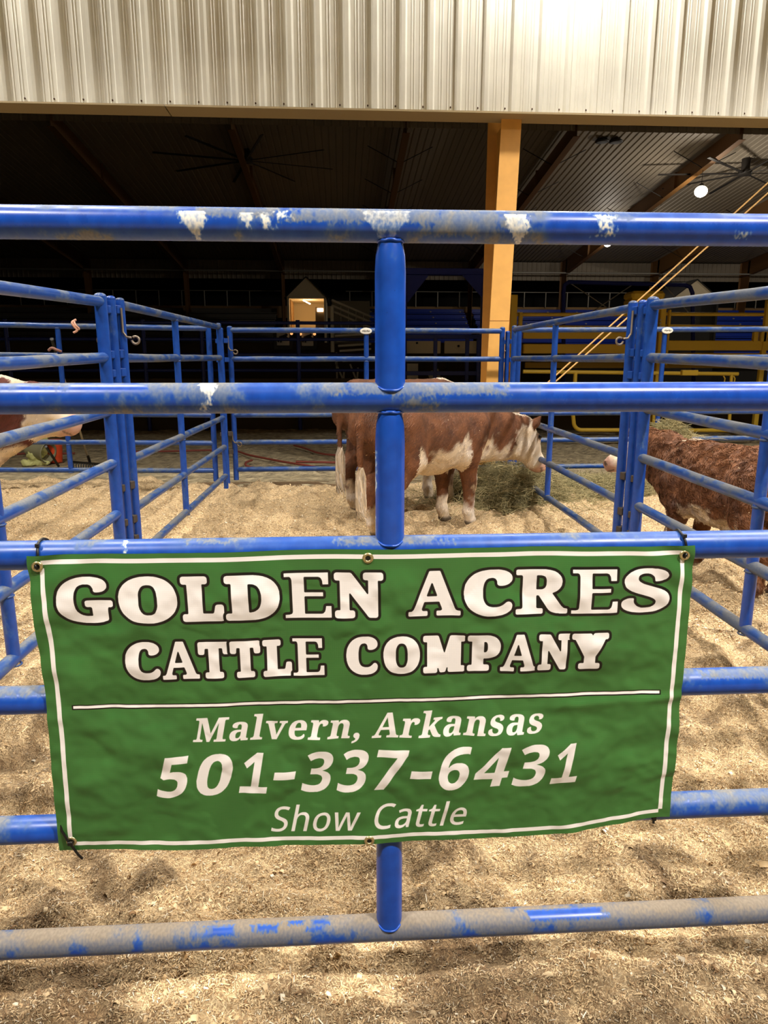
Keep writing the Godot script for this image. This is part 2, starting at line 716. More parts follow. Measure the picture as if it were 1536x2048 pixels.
# pose: scale, cell, poll, muzzle (points of the head), side (which way the forehead leans), feet offsets, wool, hair length, coat colour, extra white
func cattle(called: String, label: String, category: String, at: Vector3, heading: Vector2, o: Dictionary, group := "") -> Node3D:
	var root := thing(called, label, category, at, atan2(-heading.y, heading.x), group)
	var s: float = o.get("size", 1.0)
	var cell: float = o.get("cell", 0.016)
	var poll: Vector3 = o.poll
	var muz: Vector3 = o.muzzle
	var hd := (muz - poll).normalized()
	var brow: Vector3 = o.get("brow", Vector3.UP)        # towards the forehead
	brow = (brow - hd * brow.dot(hd)).normalized()
	var side := hd.cross(brow).normalized()
	var reach := maxf(maxf(poll.x, muz.x) + 0.22, 1.2 * s)
	var body := Body.new(Vector3(-0.95 * s, -0.03, minf(-0.4 * s, minf(poll.z, muz.z) - 0.24)), Vector3(reach, maxf(1.38 * s, poll.y + 0.25), maxf(0.4 * s, maxf(poll.z, muz.z) + 0.24)), cell)
	var fat: float = o.get("fat", 1.0)
	var B := func(a: Vector3, b: Vector3, ra: float, rb: float, k := 0.06, sq := 1.0): body.bone(a * s, b * s, ra * s, rb * s, k * s, sq)
	# trunk: deep, narrower at the flank, flat along the back
	B.call(Vector3(-0.56, 0.99, 0), Vector3(-0.30, 0.93, 0), 0.225 * fat, 0.27 * fat, 0.08, 0.92)
	B.call(Vector3(-0.30, 0.92, 0), Vector3(0.05, 0.85, 0), 0.27 * fat, 0.315 * fat, 0.08, 0.9)
	B.call(Vector3(0.05, 0.85, 0), Vector3(0.42, 0.85, 0), 0.315 * fat, 0.29 * fat, 0.08, 0.82)
	B.call(Vector3(0.36, 0.92, 0), Vector3(0.56, 0.92, 0), 0.26 * fat, 0.2 * fat, 0.08, 0.8)
	B.call(Vector3(-0.60, 1.12, 0), Vector3(0.40, 1.12, 0), 0.105, 0.105, 0.1, 1.3)
	B.call(Vector3(-0.62, 1.02, 0.13), Vector3(-0.66, 0.9, 0.12), 0.09, 0.09, 0.1)
	B.call(Vector3(-0.62, 1.02, -0.13), Vector3(-0.66, 0.9, -0.12), 0.09, 0.09, 0.1)
	B.call(Vector3(0.55, 0.78, 0), Vector3(0.62, 0.68, 0), 0.15, 0.11, 0.09)
	# neck
	var nb := Vector3(0.50, 0.97, 0)
	var pl := poll / s
	var mid := nb.lerp(pl, 0.55) + Vector3(0, o.get("crest", 0.03), 0)
	B.call(nb, mid, 0.23, 0.17, 0.09, 0.78)
	B.call(mid, pl - hd * 0.02, 0.165, 0.115, 0.07, 0.85)
	B.call(Vector3(0.58, 0.72, 0), pl.lerp(muz / s, 0.3) - brow * 0.16, 0.16, 0.105, 0.1, 0.7)
	# legs
	var fo: Array = o.get("feet", [0.0, 0.0, 0.0, 0.0])     # fore-aft shift of near hind, far hind, near fore, far fore
	for i in 2:
		var z := 1.0 if i == 0 else -1.0
		var dx: float = fo[i]
		B.call(Vector3(-0.46, 0.98, 0.14 * z), Vector3(-0.40, 0.70, 0.17 * z), 0.19, 0.145, 0.07)
		B.call(Vector3(-0.40, 0.70, 0.17 * z), Vector3(-0.58 + dx * 0.5, 0.43, 0.155 * z), 0.13, 0.062, 0.05)
		B.call(Vector3(-0.585 + dx * 0.5, 0.44, 0.155 * z), Vector3(-0.55 + dx, 0.14, 0.15 * z), 0.062, 0.044, 0.03)
		B.call(Vector3(-0.63 + dx * 0.5, 0.47, 0.155 * z), Vector3(-0.56 + dx, 0.34, 0.15 * z), 0.028, 0.03, 0.03)
		B.call(Vector3(-0.55 + dx, 0.14, 0.15 * z), Vector3(-0.51 + dx, 0.05, 0.15 * z), 0.05, 0.052, 0.03)
		B.call(Vector3(-0.52 + dx, 0.03, 0.172 * z), Vector3(-0.455 + dx, 0.022, 0.172 * z), 0.03, 0.022, 0.015)
		B.call(Vector3(-0.52 + dx, 0.03, 0.128 * z), Vector3(-0.455 + dx, 0.022, 0.128 * z), 0.03, 0.022, 0.015)
		dx = fo[2 + i]
		B.call(Vector3(0.46, 0.90, 0.13 * z), Vector3(0.36, 0.66, 0.165 * z), 0.16, 0.12, 0.07)
		B.call(Vector3(0.36, 0.66, 0.165 * z), Vector3(0.41 + dx * 0.6, 0.38, 0.15 * z), 0.105, 0.06, 0.05)
		B.call(Vector3(0.41 + dx * 0.6, 0.39, 0.15 * z), Vector3(0.40 + dx, 0.14, 0.145 * z), 0.058, 0.044, 0.03)
		B.call(Vector3(0.40 + dx, 0.14, 0.145 * z), Vector3(0.43 + dx, 0.05, 0.145 * z), 0.05, 0.052, 0.03)
		B.call(Vector3(0.42 + dx, 0.03, 0.167 * z), Vector3(0.485 + dx, 0.022, 0.167 * z), 0.03, 0.022, 0.015)
		B.call(Vector3(0.42 + dx, 0.03, 0.123 * z), Vector3(0.485 + dx, 0.022, 0.123 * z), 0.03, 0.022, 0.015)
	# tail, down between the thighs
	B.call(Vector3(-0.68, 1.14, 0), Vector3(-0.79, 0.98, 0), 0.045, 0.028, 0.04)
	B.call(Vector3(-0.79, 0.98, 0), Vector3(-0.79, 0.62, 0.015), 0.027, 0.022, 0.02)
	if o.get("sheath", false):
		B.call(Vector3(-0.1, 0.56, 0), Vector3(-0.02, 0.42, 0), 0.07, 0.028, 0.06)
	# head: skull, cheeks, muzzle, chin, ears
	var hl := poll.distance_to(muz) / s
	var P := func(t: float, up: float, sd: float) -> Vector3: return (pl + hd * hl * t + brow * up + side * sd)
	B.call(P.call(0.05, -0.02, 0), P.call(0.42, -0.03, 0), 0.128, 0.112, 0.05)
	B.call(P.call(0.4, -0.01, 0), P.call(0.88, -0.02, 0), 0.097, 0.078, 0.05)
	B.call(P.call(0.86, -0.015, -0.02), P.call(0.95, -0.02, 0.02), 0.084, 0.084, 0.04)
	B.call(P.call(0.18, -0.14, 0), P.call(0.78, -0.10, 0), 0.1, 0.058, 0.05)
	B.call(P.call(-0.02, 0.05, 0), P.call(0.04, 0.06, 0), 0.075, 0.07, 0.04)
	for sd in [-1.0, 1.0]:
		B.call(P.call(0.28, 0.035, 0.085 * sd), P.call(0.36, 0.03, 0.088 * sd), 0.036, 0.034, 0.03)
		var ear0: Vector3 = P.call(0.04, -0.01, 0.10 * sd)
		var ear: Vector3 = P.call(o.get("ear_t", -0.02), o.get("ear_up", 0.04), o.get("ear_out", 0.24) * sd)
		B.call(ear0, ear0.lerp(ear, 0.5), 0.026, 0.042, 0.02)
		B.call(ear0.lerp(ear, 0.45), ear, 0.042, 0.012, 0.02)
	# coat
	var wn := noise(o.get("seed", 3), 5.0, 3)
	var fine := noise(o.get("seed", 3) + 4, 40.0, 2)
	var red: Color = o.get("red", lin(118, 60, 28))
	var dark: Color = o.get("dark", lin(70, 30, 14))
	var white := lin(226, 212, 196)
	var cream := lin(214, 188, 150)
	var pink := lin(205, 158, 138)
	var hoof := lin(64, 54, 44)
	var belly: float = o.get("belly", 0.62)
	var dewlap: float = o.get("dewlap", 0.1)
	var sock: float = o.get("sock", 0.3)
	var face: float = o.get("face", -0.28)
	var crest_to: float = o.get("crest_to", poll.x / s - 0.02)
	var crest_w: float = o.get("crest_w", 0.06)
	var crest: bool = o.get("white_crest", true)
	var shade := func(p: Vector3, g: Vector3) -> Color:
		var q := p / s
		var w := wn.get_noise_3d(q.x, q.y, q.z)
		var c := red.lerp(dark, clampf(0.35 + w * 0.9 + fine.get_noise_3d(q.x, q.y, q.z) * 0.5, 0.0, 1.0))
		var k := 0.0
		var h := seg_d(p, poll, muz)
		var hm := (p - poll).dot(hd) / (hl * s)
		var hu := (p - poll).dot(brow) / s
		var hs := absf((p - poll).dot(side)) / s
		# face
		if h.x < 0.27 * s and q.x > 0.5:
			k = clampf((hm - face + w * 0.5) * 8.0, 0.0, 1.0)
			if hs > 0.135 and hm < 0.3:
				k = 0.0
		# underline of the neck and brisket
		if q.x > 0.45 and g.y < 0.1:
			var low := 0.93 + (q.x - 0.6) * (pl.y - 0.95) * 1.3 - dewlap
			k = maxf(k, clampf((low - 0.17 - q.y + w * 0.16) * 14.0, 0.0, 1.0))
		# belly
		if q.x > -0.42 and q.x < 0.45 and q.y > 0.4 and absf(q.z) < 0.34:
			var bl := belly + 0.06 * sin(q.x * 7.0) + w * 0.16
			if q.x < 0.3 or absf(q.z) < 0.08:
				k = maxf(k, clampf((bl - q.y) * 16.0, 0.0, 1.0))
		# socks
		k = maxf(k, clampf((sock + w * 0.16 - q.y) * 14.0, 0.0, 1.0))
		# crest
		if crest and g.y > 0.55 and q.x > 0.36 and q.x < crest_to and absf(q.z - pl.z * clampf((q.x - 0.5) / maxf(pl.x - 0.5, 0.1), 0, 1)) < crest_w + w * 0.05:
			k = maxf(k, 0.95)
		var wh := white.lerp(cream, clampf(0.35 + w * 0.8 + (0.3 if g.y < -0.2 else 0.0), 0.0, 1.0))
		c = c.lerp(wh, k)
		# muzzle, nostrils, eye rims, hooves
		if h.x < 0.2 * s:
			if hm > 0.82 and h.x < 0.15 * s:
				c = c.lerp(pink, clampf((hm - 0.82) * 9.0, 0.0, 0.9))
				var np := Vector2(hm - 1.04, hs - 0.04)
				if np.length() < 0.035 and hu > 0.0:
					c = c.lerp(hoof, 0.8)
			if absf(hm - 1.04) < 0.1 and absf(hu + 0.062 + hs * 0.2) < 0.011:
				c = c.lerp(hoof, 0.7)
			var ey := Vector2((hm - 0.32) * hl, hu - 0.035)
			if hs > 0.07 and hs < 0.15 and ey.length() < 0.042:
				c = c.lerp(o.get("rim", lin(120, 70, 50)), 0.6)
		if q.y < 0.05:
			c = c.lerp(hoof, clampf((0.055 - q.y) * 60.0, 0.0, 0.85))
		return c
	var mb := body.nets(shade, noise(9 + o.get("seed", 3), 14.0 if o.get("wool", 0.0) > 0.0 else 7.0, 2), 0.012 * s if o.get("wool", 0.0) > 0.0 else 0.006)
	put("body", mb, mats.coat, root)
	for sd in [-1.0, 1.0]:
		var e := MB.new()
		e.ball(Vector3.ZERO, Vector3.ONE * 0.028 * s, 12)
		put("eye", e, mats.eye, root, P.call(0.32, 0.036, 0.112 * sd) * s)
	# hair: short curved locks over the coat, each in the colour below it
	var hair: float = o.get("hair", 0.018)
	var count: int = o.get("hairs", 9000)
	var r := RandomNumberGenerator.new()
	r.seed = 77 + o.get("seed", 3)
	var places := []
	var colors := []
	var wool: float = o.get("wool", 0.0)
	var curl := noise(31, 9.0, 2)
	var nt := mb.ix.size() / 3
	for q in count:
		var t := (r.randi() % nt) * 3
		var a := mb.ix[t]; var b := mb.ix[t + 1]; var c := mb.ix[t + 2]
		var u := r.randf(); var vv := r.randf() * (1.0 - u)
		var p := mb.v[a] + (mb.v[b] - mb.v[a]) * u + (mb.v[c] - mb.v[a]) * vv
		var nn := mb.n[a]
		if absf((p - poll).dot(side)) > 0.125 * s and (p - poll).length() < 0.32 * s and r.randf() < 0.8:
			continue
		if p.y < 0.07 * s or seg_d(p, poll.lerp(muz, 0.4), muz).x < 0.13 * s:
			continue
		var flow := Vector3(-0.8, -0.75, 0)
		if p.y < 0.55 * s:
			flow = Vector3(-0.15, -1, 0)
		if wool > 0.0:
			flow += Vector3(curl.get_noise_3d(p.x, p.y, p.z), curl.get_noise_3d(p.y + 5, p.z, p.x), curl.get_noise_3d(p.z, p.x + 9, p.y)) * 2.6 * wool
		flow += Vector3(r.randfn(), r.randfn(), r.randfn()) * 0.18
		flow = flow - nn * flow.dot(nn)
		if flow.length() < 0.05:
			continue
		var dirn := (flow.normalized() + nn * (0.1 + 0.4 * wool)).normalized()
		var sd := dirn.cross(nn).normalized()
		var ln := hair * r.randf_range(0.7, 1.3)
		places.append(Transform3D(Basis(sd * -ln, sd.cross(dirn).normalized() * ln, dirn * ln), p - nn * 0.002))
		var cc: Color = mb.c[a]
		var k := r.randf_range(0.7, 1.35)
		colors.append(Color(cc.r * k, cc.g * k, cc.b * k))
	scatter("hair_coat", lock_mesh(o.get("lock", 0.14)), mats.coat_hair, places, colors, root)
	# the switch of the tail: long pale hair
	var tp := []
	var tc := []
	for q in 420:
		var an := r.randf() * TAU
		var top := Vector3(-0.79, r.randf_range(0.44, 0.66), 0.015) * s
		var dirn := Vector3(cos(an) * 0.08, -1, sin(an) * 0.08).normalized()
		var sd := dirn.cross(Vector3(cos(an + 1.6), 0, sin(an + 1.6))).normalized()
		var ln := r.randf_range(0.14, 0.24) * s
		tp.append(Transform3D(Basis(sd * ln * 0.2, sd.cross(dirn) * ln, dirn * ln), top + Vector3(cos(an), 0, sin(an)) * 0.02 * s))
		tc.append(white.lerp(cream, r.randf()) * r.randf_range(0.6, 1.0))
	scatter("tail_switch", lock_mesh(0.07), mats.coat_hair, tp, tc, root)
	# flecks of bedding caught in the coat
	var fp := []
	var fcol := []
	for q in o.get("flecks", 60):
		var i := r.randi() % mb.v.size()
		if mb.v[i].y < 0.5 * s or mb.v[i].x > 0.5 * s:
			continue
		var b := Basis(Vector3(r.randfn(), r.randfn(), r.randfn()).normalized(), r.randf() * TAU).scaled(Vector3.ONE * r.randf_range(0.006, 0.014))
		fp.append(Transform3D(b, mb.v[i] + mb.n[i] * 0.012))
		fcol.append(lin(240, 215, 170))
	scatter("shaving_flecks", chip_mesh(0), mats.chip, fp, fcol, root)
	return root

# a lock of hair one unit long along +z, lifting a little and curling over
func lock_mesh(wide: float) -> ArrayMesh:
	var mb := MB.new()
	var rows := []
	for i in 4:
		var t := i / 3.0
		var w := wide * (1.0 - t * t * 0.8)
		var p := Vector3(0, 0.18 * sin(t * PI) - 0.06 * t, t)
		rows.append([mb.vert(p - Vector3(w, 0.02, 0), Vector3(-0.4, 1, 0).normalized()), mb.vert(p + Vector3(0, wide * 0.35, 0), Vector3.UP), mb.vert(p + Vector3(w, -0.02, 0), Vector3(0.4, 1, 0).normalized())])
	for i in 3:
		for q in 2:
			mb.tri_i(rows[i][q], rows[i + 1][q], rows[i + 1][q + 1])
			mb.tri_i(rows[i][q], rows[i + 1][q + 1], rows[i][q + 1])
	return mb.mesh()

# wood shavings: a curled flake, a sliver and a broad fluted curl, each about one unit long
func chip_mesh(kind: int) -> ArrayMesh:
	var mb := MB.new()
	var n := 5 if kind == 2 else 3
	var wide: float = [0.3, 0.1, 0.42][kind]
	var bend: float = [1.5, 0.5, 2.7][kind]
	var rows := []
	for i in n + 1:
		var t := float(i) / n - 0.5
		var an := t * bend
		var p := Vector3(sin(an) / bend * 1.0, (cos(an) - 1.0) / bend, 0)
		var nn := Vector3(sin(an), cos(an), 0)
		var w := wide * (0.5 - 0.18 * absf(t))
		var th := nn * 0.025
		rows.append([mb.vert(p + Vector3(0, 0, -w) + th, nn), mb.vert(p + Vector3(0, 0, w) + th, nn), mb.vert(p + Vector3(0, 0, -w) - th, -nn), mb.vert(p + Vector3(0, 0, w) - th, -nn)])
	for i in n:
		mb.tri_i(rows[i][0], rows[i + 1][0], rows[i + 1][1]); mb.tri_i(rows[i][0], rows[i + 1][1], rows[i][1])
		mb.tri_i(rows[i][2], rows[i + 1][2], rows[i + 1][3]); mb.tri_i(rows[i][2], rows[i + 1][3], rows[i][3])
	return mb.mesh()

# ---------------------------------------------------------------- ground
var gn1: FastNoiseLite
var gn2: FastNoiseLite
var gn3: FastNoiseLite

func bed_edge(x: float) -> float:
	return -8.12 + 0.1 * gn1.get_noise_2d(x * 3.0, 40.0) - 0.25 * smoothstep(1.2, 2.6, x) - 0.45 * smoothstep(-1.5, -2.6, x)

func gh(x: float, z: float) -> float:
	var y := 0.075 * smoothstep(-1.3, -4.4, z) + 0.012 * smoothstep(-4.4, -7.5, z)
	var amp := smoothstep(-0.6, -1.7, z) * 0.8 + 0.2
	y += amp * (0.085 * gn1.get_noise_2d(x, z) + 0.055 * gn2.get_noise_2d(x, z) + 0.006 * gn3.get_noise_2d(x, z))
	y = maxf(y, -0.045)
	var e := bed_edge(x) - z
	y = lerpf(y, -0.04, smoothstep(-0.12, 0.12, e))
	return y

func build_ground() -> void:
	var mb := MB.new()
	var x0 := -7.0
	var x1 := 7.5
	var z0 := -9.0
	var z1 := 1.5
	var st := 0.04
	var nx := int((x1 - x0) / st)
	var nz := int((z1 - z0) / st)
	var base := Color(1, 1, 1)
	var dirt := Color(0.34, 0.29, 0.24)
	var alley := Color(0.26, 0.23, 0.2)
	for j in nz + 1:
		for i in nx + 1:
			var x := x0 + i * st
			var z := z0 + j * st
			var a := gn1.get_noise_2d(x * 0.8 + 30.0, z * 0.8)
			var b := gn2.get_noise_2d(x * 1.4, z * 1.4 + 11.0)
			var k := clampf(smoothstep(-1.78, -1.3, z + a * 0.5 + b * 0.22) * 0.9, 0.0, 1.0)
			var c := base.lerp(alley, k)
			var soil_and_shade := clampf((b + a * 0.6 - 0.16) * 2.4, 0.0, 0.8) * smoothstep(-5.5, -2.6, z)  # dark patches: trodden damp bedding, and shade of the humps painted in
			c = c.lerp(Color(0.3, 0.25, 0.2), soil_and_shade)
			var e := bed_edge(x) - z
			c = c.lerp(dirt, smoothstep(-0.05, 0.08, e + b * 0.08))
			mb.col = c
			var nn := Vector3(gh(x - 0.02, z) - gh(x + 0.02, z), 0.04, gh(x, z - 0.02) - gh(x, z + 0.02)).normalized()
			mb.vert(Vector3(x, gh(x, z), z), nn, Vector2(x / 1.3, z / 1.3))
	for j in nz:
		for i in nx:
			var a := j * (nx + 1) + i
			mb.tri_i(a, a + 1, a + nx + 2); mb.tri_i(a, a + nx + 2, a + nx + 1)
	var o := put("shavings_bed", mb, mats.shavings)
	tag(o, "deep bed of pale wood shavings covering the pen floors, trodden into humps", "bedding", "", "stuff")

func chips(called: String, label: String, kind: int, count: int, xr: Vector2, zr: Vector2, size: Vector2, seed_: int) -> void:
	var r := RandomNumberGenerator.new()
	r.seed = seed_
	var tr := []
	var cl := []
	while tr.size() < count:
		var t := r.randf()
		var z: float = lerpf(zr.x, zr.y, t * t * 0.6 + t * 0.4)
		var wide: float = lerpf(0.62, 1.0, clampf((zr.x - z) / (zr.x - zr.y), 0, 1))
		var x := lerpf(xr.x, xr.y, r.randf()) * wide
		if z < bed_edge(x) + 0.02:
			continue
		var s := r.randf_range(size.x, size.y)
		if r.randf() < 0.04:
			s *= 1.8
		var b := Basis(Vector3.UP, r.randf() * TAU) * Basis(Vector3.RIGHT, r.randfn() * 0.4) * Basis(Vector3.BACK, r.randfn() * 0.35)
		tr.append(Transform3D(b.scaled(Vector3(s, s, s)), Vector3(x, gh(x, z) + s * 0.1 + 0.002, z)))
		var a := gn1.get_noise_2d(x * 0.8 + 30.0, z * 0.8)
		var bb := gn2.get_noise_2d(x * 1.4, z * 1.4 + 11.0)
		var k := clampf(smoothstep(-1.78, -1.3, z + a * 0.5 + bb * 0.22) * 0.8, 0.0, 1.0)
		var soil_and_shade := clampf((bb + a * 0.6 - 0.16) * 2.4, 0.0, 0.8) * smoothstep(-5.5, -2.6, z)  # flakes take the same trodden and painted-shade patches
		var c := lin(244, 220, 176).lerp(lin(218, 182, 132), r.randf())
		if r.randf() < 0.12:
			c = lin(254, 242, 216)
		if r.randf() < 0.1 + 0.35 * k:
			c = lin(150, 116, 78)
		c = c.lerp(lin(92, 74, 54), maxf(k * 0.74, soil_and_shade * 0.85))
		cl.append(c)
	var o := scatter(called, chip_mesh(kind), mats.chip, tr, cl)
	tag(o, label, "shavings")

func build_floor() -> void:
	# the arena's dirt floor runs under everything
	var mb := MB.new()
	mb.box(Vector3(2, -0.21, -25.5), Vector3(92, 0.3, 82), Basis(), 0.0)
	tag(put("floor", mb, mats.dirt), "raked grey-brown dirt floor of the arena behind the pens", "", "", "structure")
	var g := MB.new()
	var st := 0.12
	for j in 131:
		for i in 191:
			var x := -11.0 + i * st
			var z := -24.2 + j * st
			var y := -0.045 + 0.03 * gn1.get_noise_2d(x * 0.6, z) + 0.03 * gn2.get_noise_2d(x * 0.5, z * 1.2)
			var nn := Vector3(0.9 * (gn1.get_noise_2d((x - 0.05) * 0.6, z) - gn1.get_noise_2d((x + 0.05) * 0.6, z)) * 0.3, 1.0, (gn2.get_noise_2d(x * 0.5, (z - 0.05) * 1.2) - gn2.get_noise_2d(x * 0.5, (z + 0.05) * 1.2)) * 0.3).normalized()
			g.vert(Vector3(x, y, z), nn, Vector2(x / 2.0, z / 2.0))
	for j in 130:
		for i in 190:
			var a := j * 191 + i
			g.tri_i(a, a + 1, a + 192); g.tri_i(a, a + 192, a + 191)
	tag(put("arena_dirt", g, mats.dirt), "rough clods of grey-brown arena dirt just behind the back fence", "dirt", "", "stuff")

# ---------------------------------------------------------------- fences
# a welded pipe panel between two points of the ground plan; tops and bottoms are the heights of its highest and lowest rail at each end
func pipe_panel(called: String, label: String, a: Vector2, b: Vector2, top: Vector2, bot: Vector2, rails: int, mids: Array, material: Material, group := "", r := 0.0295, foot := 0.14, end_r := 0.036) -> Node3D:
	var o := thing(called, label, "fence panel", Vector3(a.x, 0, a.y), 0.0, group)
	var d := Vector3(b.x - a.x, 0, b.y - a.y)
	var ln := d.length()
	var hs := func(i: int, t: float) -> float:
		var k := float(i) / (rails - 1)
		return lerpf(lerpf(top.x, bot.x, k), lerpf(top.y, bot.y, k), t)
	for i in rails:
		var m := MB.new()
		var path := []
		for q in 9:
			var t := q / 8.0
			path.append(d * t + Vector3.UP * (hs.call(i, t) + rng.randf_range(-0.002, 0.002)))
		m.tube(path, [r], 16, true, 0.45, rng.randf())
		put("rail", m, material, o)
	for t in [0.0] + mids + [1.0]:
		var m := MB.new()
		var end: bool = t == 0.0 or t == 1.0
		var pr: float = end_r if end else r * 0.94
		var p := d * float(t)
		var y1: float = hs.call(0, t) + (r if end else -r * 0.4)
		var y0: float = hs.call(rails - 1, t) - (foot if end else -r * 0.4)
		m.tube([p + Vector3(0, y0, 0), p + Vector3(0, lerpf(y0, y1, 0.5), 0), p + Vector3(0, y1, 0)], [pr], 16, true, 0.5, rng.randf())
		put("post", m, mats.pipe_post, o)
		if end:
			var cp := MB.new()
			cp.ball(p + Vector3(0, y1, 0), Vector3(pr * 1.02, pr * 0.6, pr * 1.02), 14)
			put("post_cap", cp, material, o)
		else:
			for i in rails:
				var w := MB.new()
				w.ring(p + Vector3(0, hs.call(i, t) - r * 0.9, 0), Vector3.UP, pr * 1.02, 0.005, 16, 6)
				put("weld", w, material, o)
	return o

# the loose tube, lugs and drop pins that couple two panels
func coupling(label: String, p: Vector3, top: float, lugs: Array, hooks: Array, along: Vector3, group: String) -> void:
	var o := thing("panel_coupling", label, "gate hardware", p, 0.0, group)
	var m := MB.new()
	m.tube([Vector3(0, 0.1, 0), Vector3(0, top, 0)], [0.026], 14, true, 0.5)
	m.ball(Vector3(0, top, 0), Vector3(0.028, 0.018, 0.028))
	put("tube", m, mats.pipe_post, o)
	var s := along.normalized()
	for y in lugs:
		var b := MB.new()
		b.box(s * 0.05 + Vector3(0, y, 0), Vector3(0.05, 0.05, 0.046), Basis(s, Vector3.UP, s.cross(Vector3.UP)), 0.004)
		b.box(s * -0.045 + Vector3(0, y - 0.005, 0), Vector3(0.03, 0.045, 0.04), Basis(s, Vector3.UP, s.cross(Vector3.UP)), 0.004)
		put("lug", b, mats.steel_dark if y < 1.0 else mats.pipe_post, o)
	for h in hooks:
		var q := MB.new()
		var y: float = h[0]
		var out: Vector3 = h[1]
		var c := s * 0.045 + out * 0.03
		q.tube([c + Vector3(0, y + h[2], 0), c + Vector3(0, y + 0.03, 0), c + out * 0.02 + Vector3(0, y, 0), c + out * 0.05 + Vector3(0, y - 0.004, 0)], [0.007], 8)
		q.ring(c + out * 0.072 + Vector3(0, y - 0.018, 0), out.cross(Vector3.UP), 0.022, 0.0075, 16, 8, 0.0, TAU * 0.86)
		put("drop_pin", q, mats.steel, o)

func front_fence() -> void:
	var hs := [1.742, 1.417, 1.1, 0.779, 0.465, 0.165]
	var o := thing("pipe_fence", "blue six-rail pipe fence in the foreground carrying the green banner", "fence panel", Vector3(0, 0, FRONT_Z))
	for i in 6:
		var m := MB.new()
		var path := []
		for q in 15:
			path.append(Vector3(-1.5 + q * 3.5 / 14.0, hs[i], 0))
		m.tube(path, [0.0302], 32, true, 0.5, -0.25)
		put("rail", m, mats["rail_%d" % i], o)
	for i in 5:
		var y1: float = hs[i] - 0.024
		var y0: float = hs[i + 1] + 0.012
		var m := MB.new()
		m.tube([Vector3(0.097, y1, 0), Vector3(0.097, y1 - 0.012, 0), Vector3(0.097, y1 - 0.03, 0), Vector3(0.097, y1 - 0.06, 0), Vector3(0.097, y0 + 0.1, 0), Vector3(0.097, y0 + 0.02, 0), Vector3(0.097, y0, 0)], [0.0225, 0.025, 0.0285, 0.0302, 0.0302, 0.0302, 0.0302], 32, true, 0.6, i * 0.37)
		put("post", m, mats.rail_post, o)
		for q in 2:
			var w := MB.new()
			var yy: float = (y0 + 0.003) if q == 0 else (y1 - 0.004)
			var rad := 0.0305 if q == 0 else 0.025
			var pth := []
			for t in 37:
				var an := TAU * t / 36
				var sag := 0.009 * pow(cos(an), 2) if q == 0 else 0.0
				pth.append(Vector3(0.097 + rad * cos(an), yy + sag + 0.0008 * sin(t * 5.1), rad * sin(an)))
			w.tube(pth, [0.0028], 8, false, 1.0)
			put("weld_bead", w, mats.rail_post, o)
	for x in [-1.5, 2.0]:
		var m := MB.new()
		m.tube([Vector3(x, 0.02, 0), Vector3(x, 1.78, 0)], [0.033], 20, true, 0.5)
		put("post", m, mats.rail_post, o)

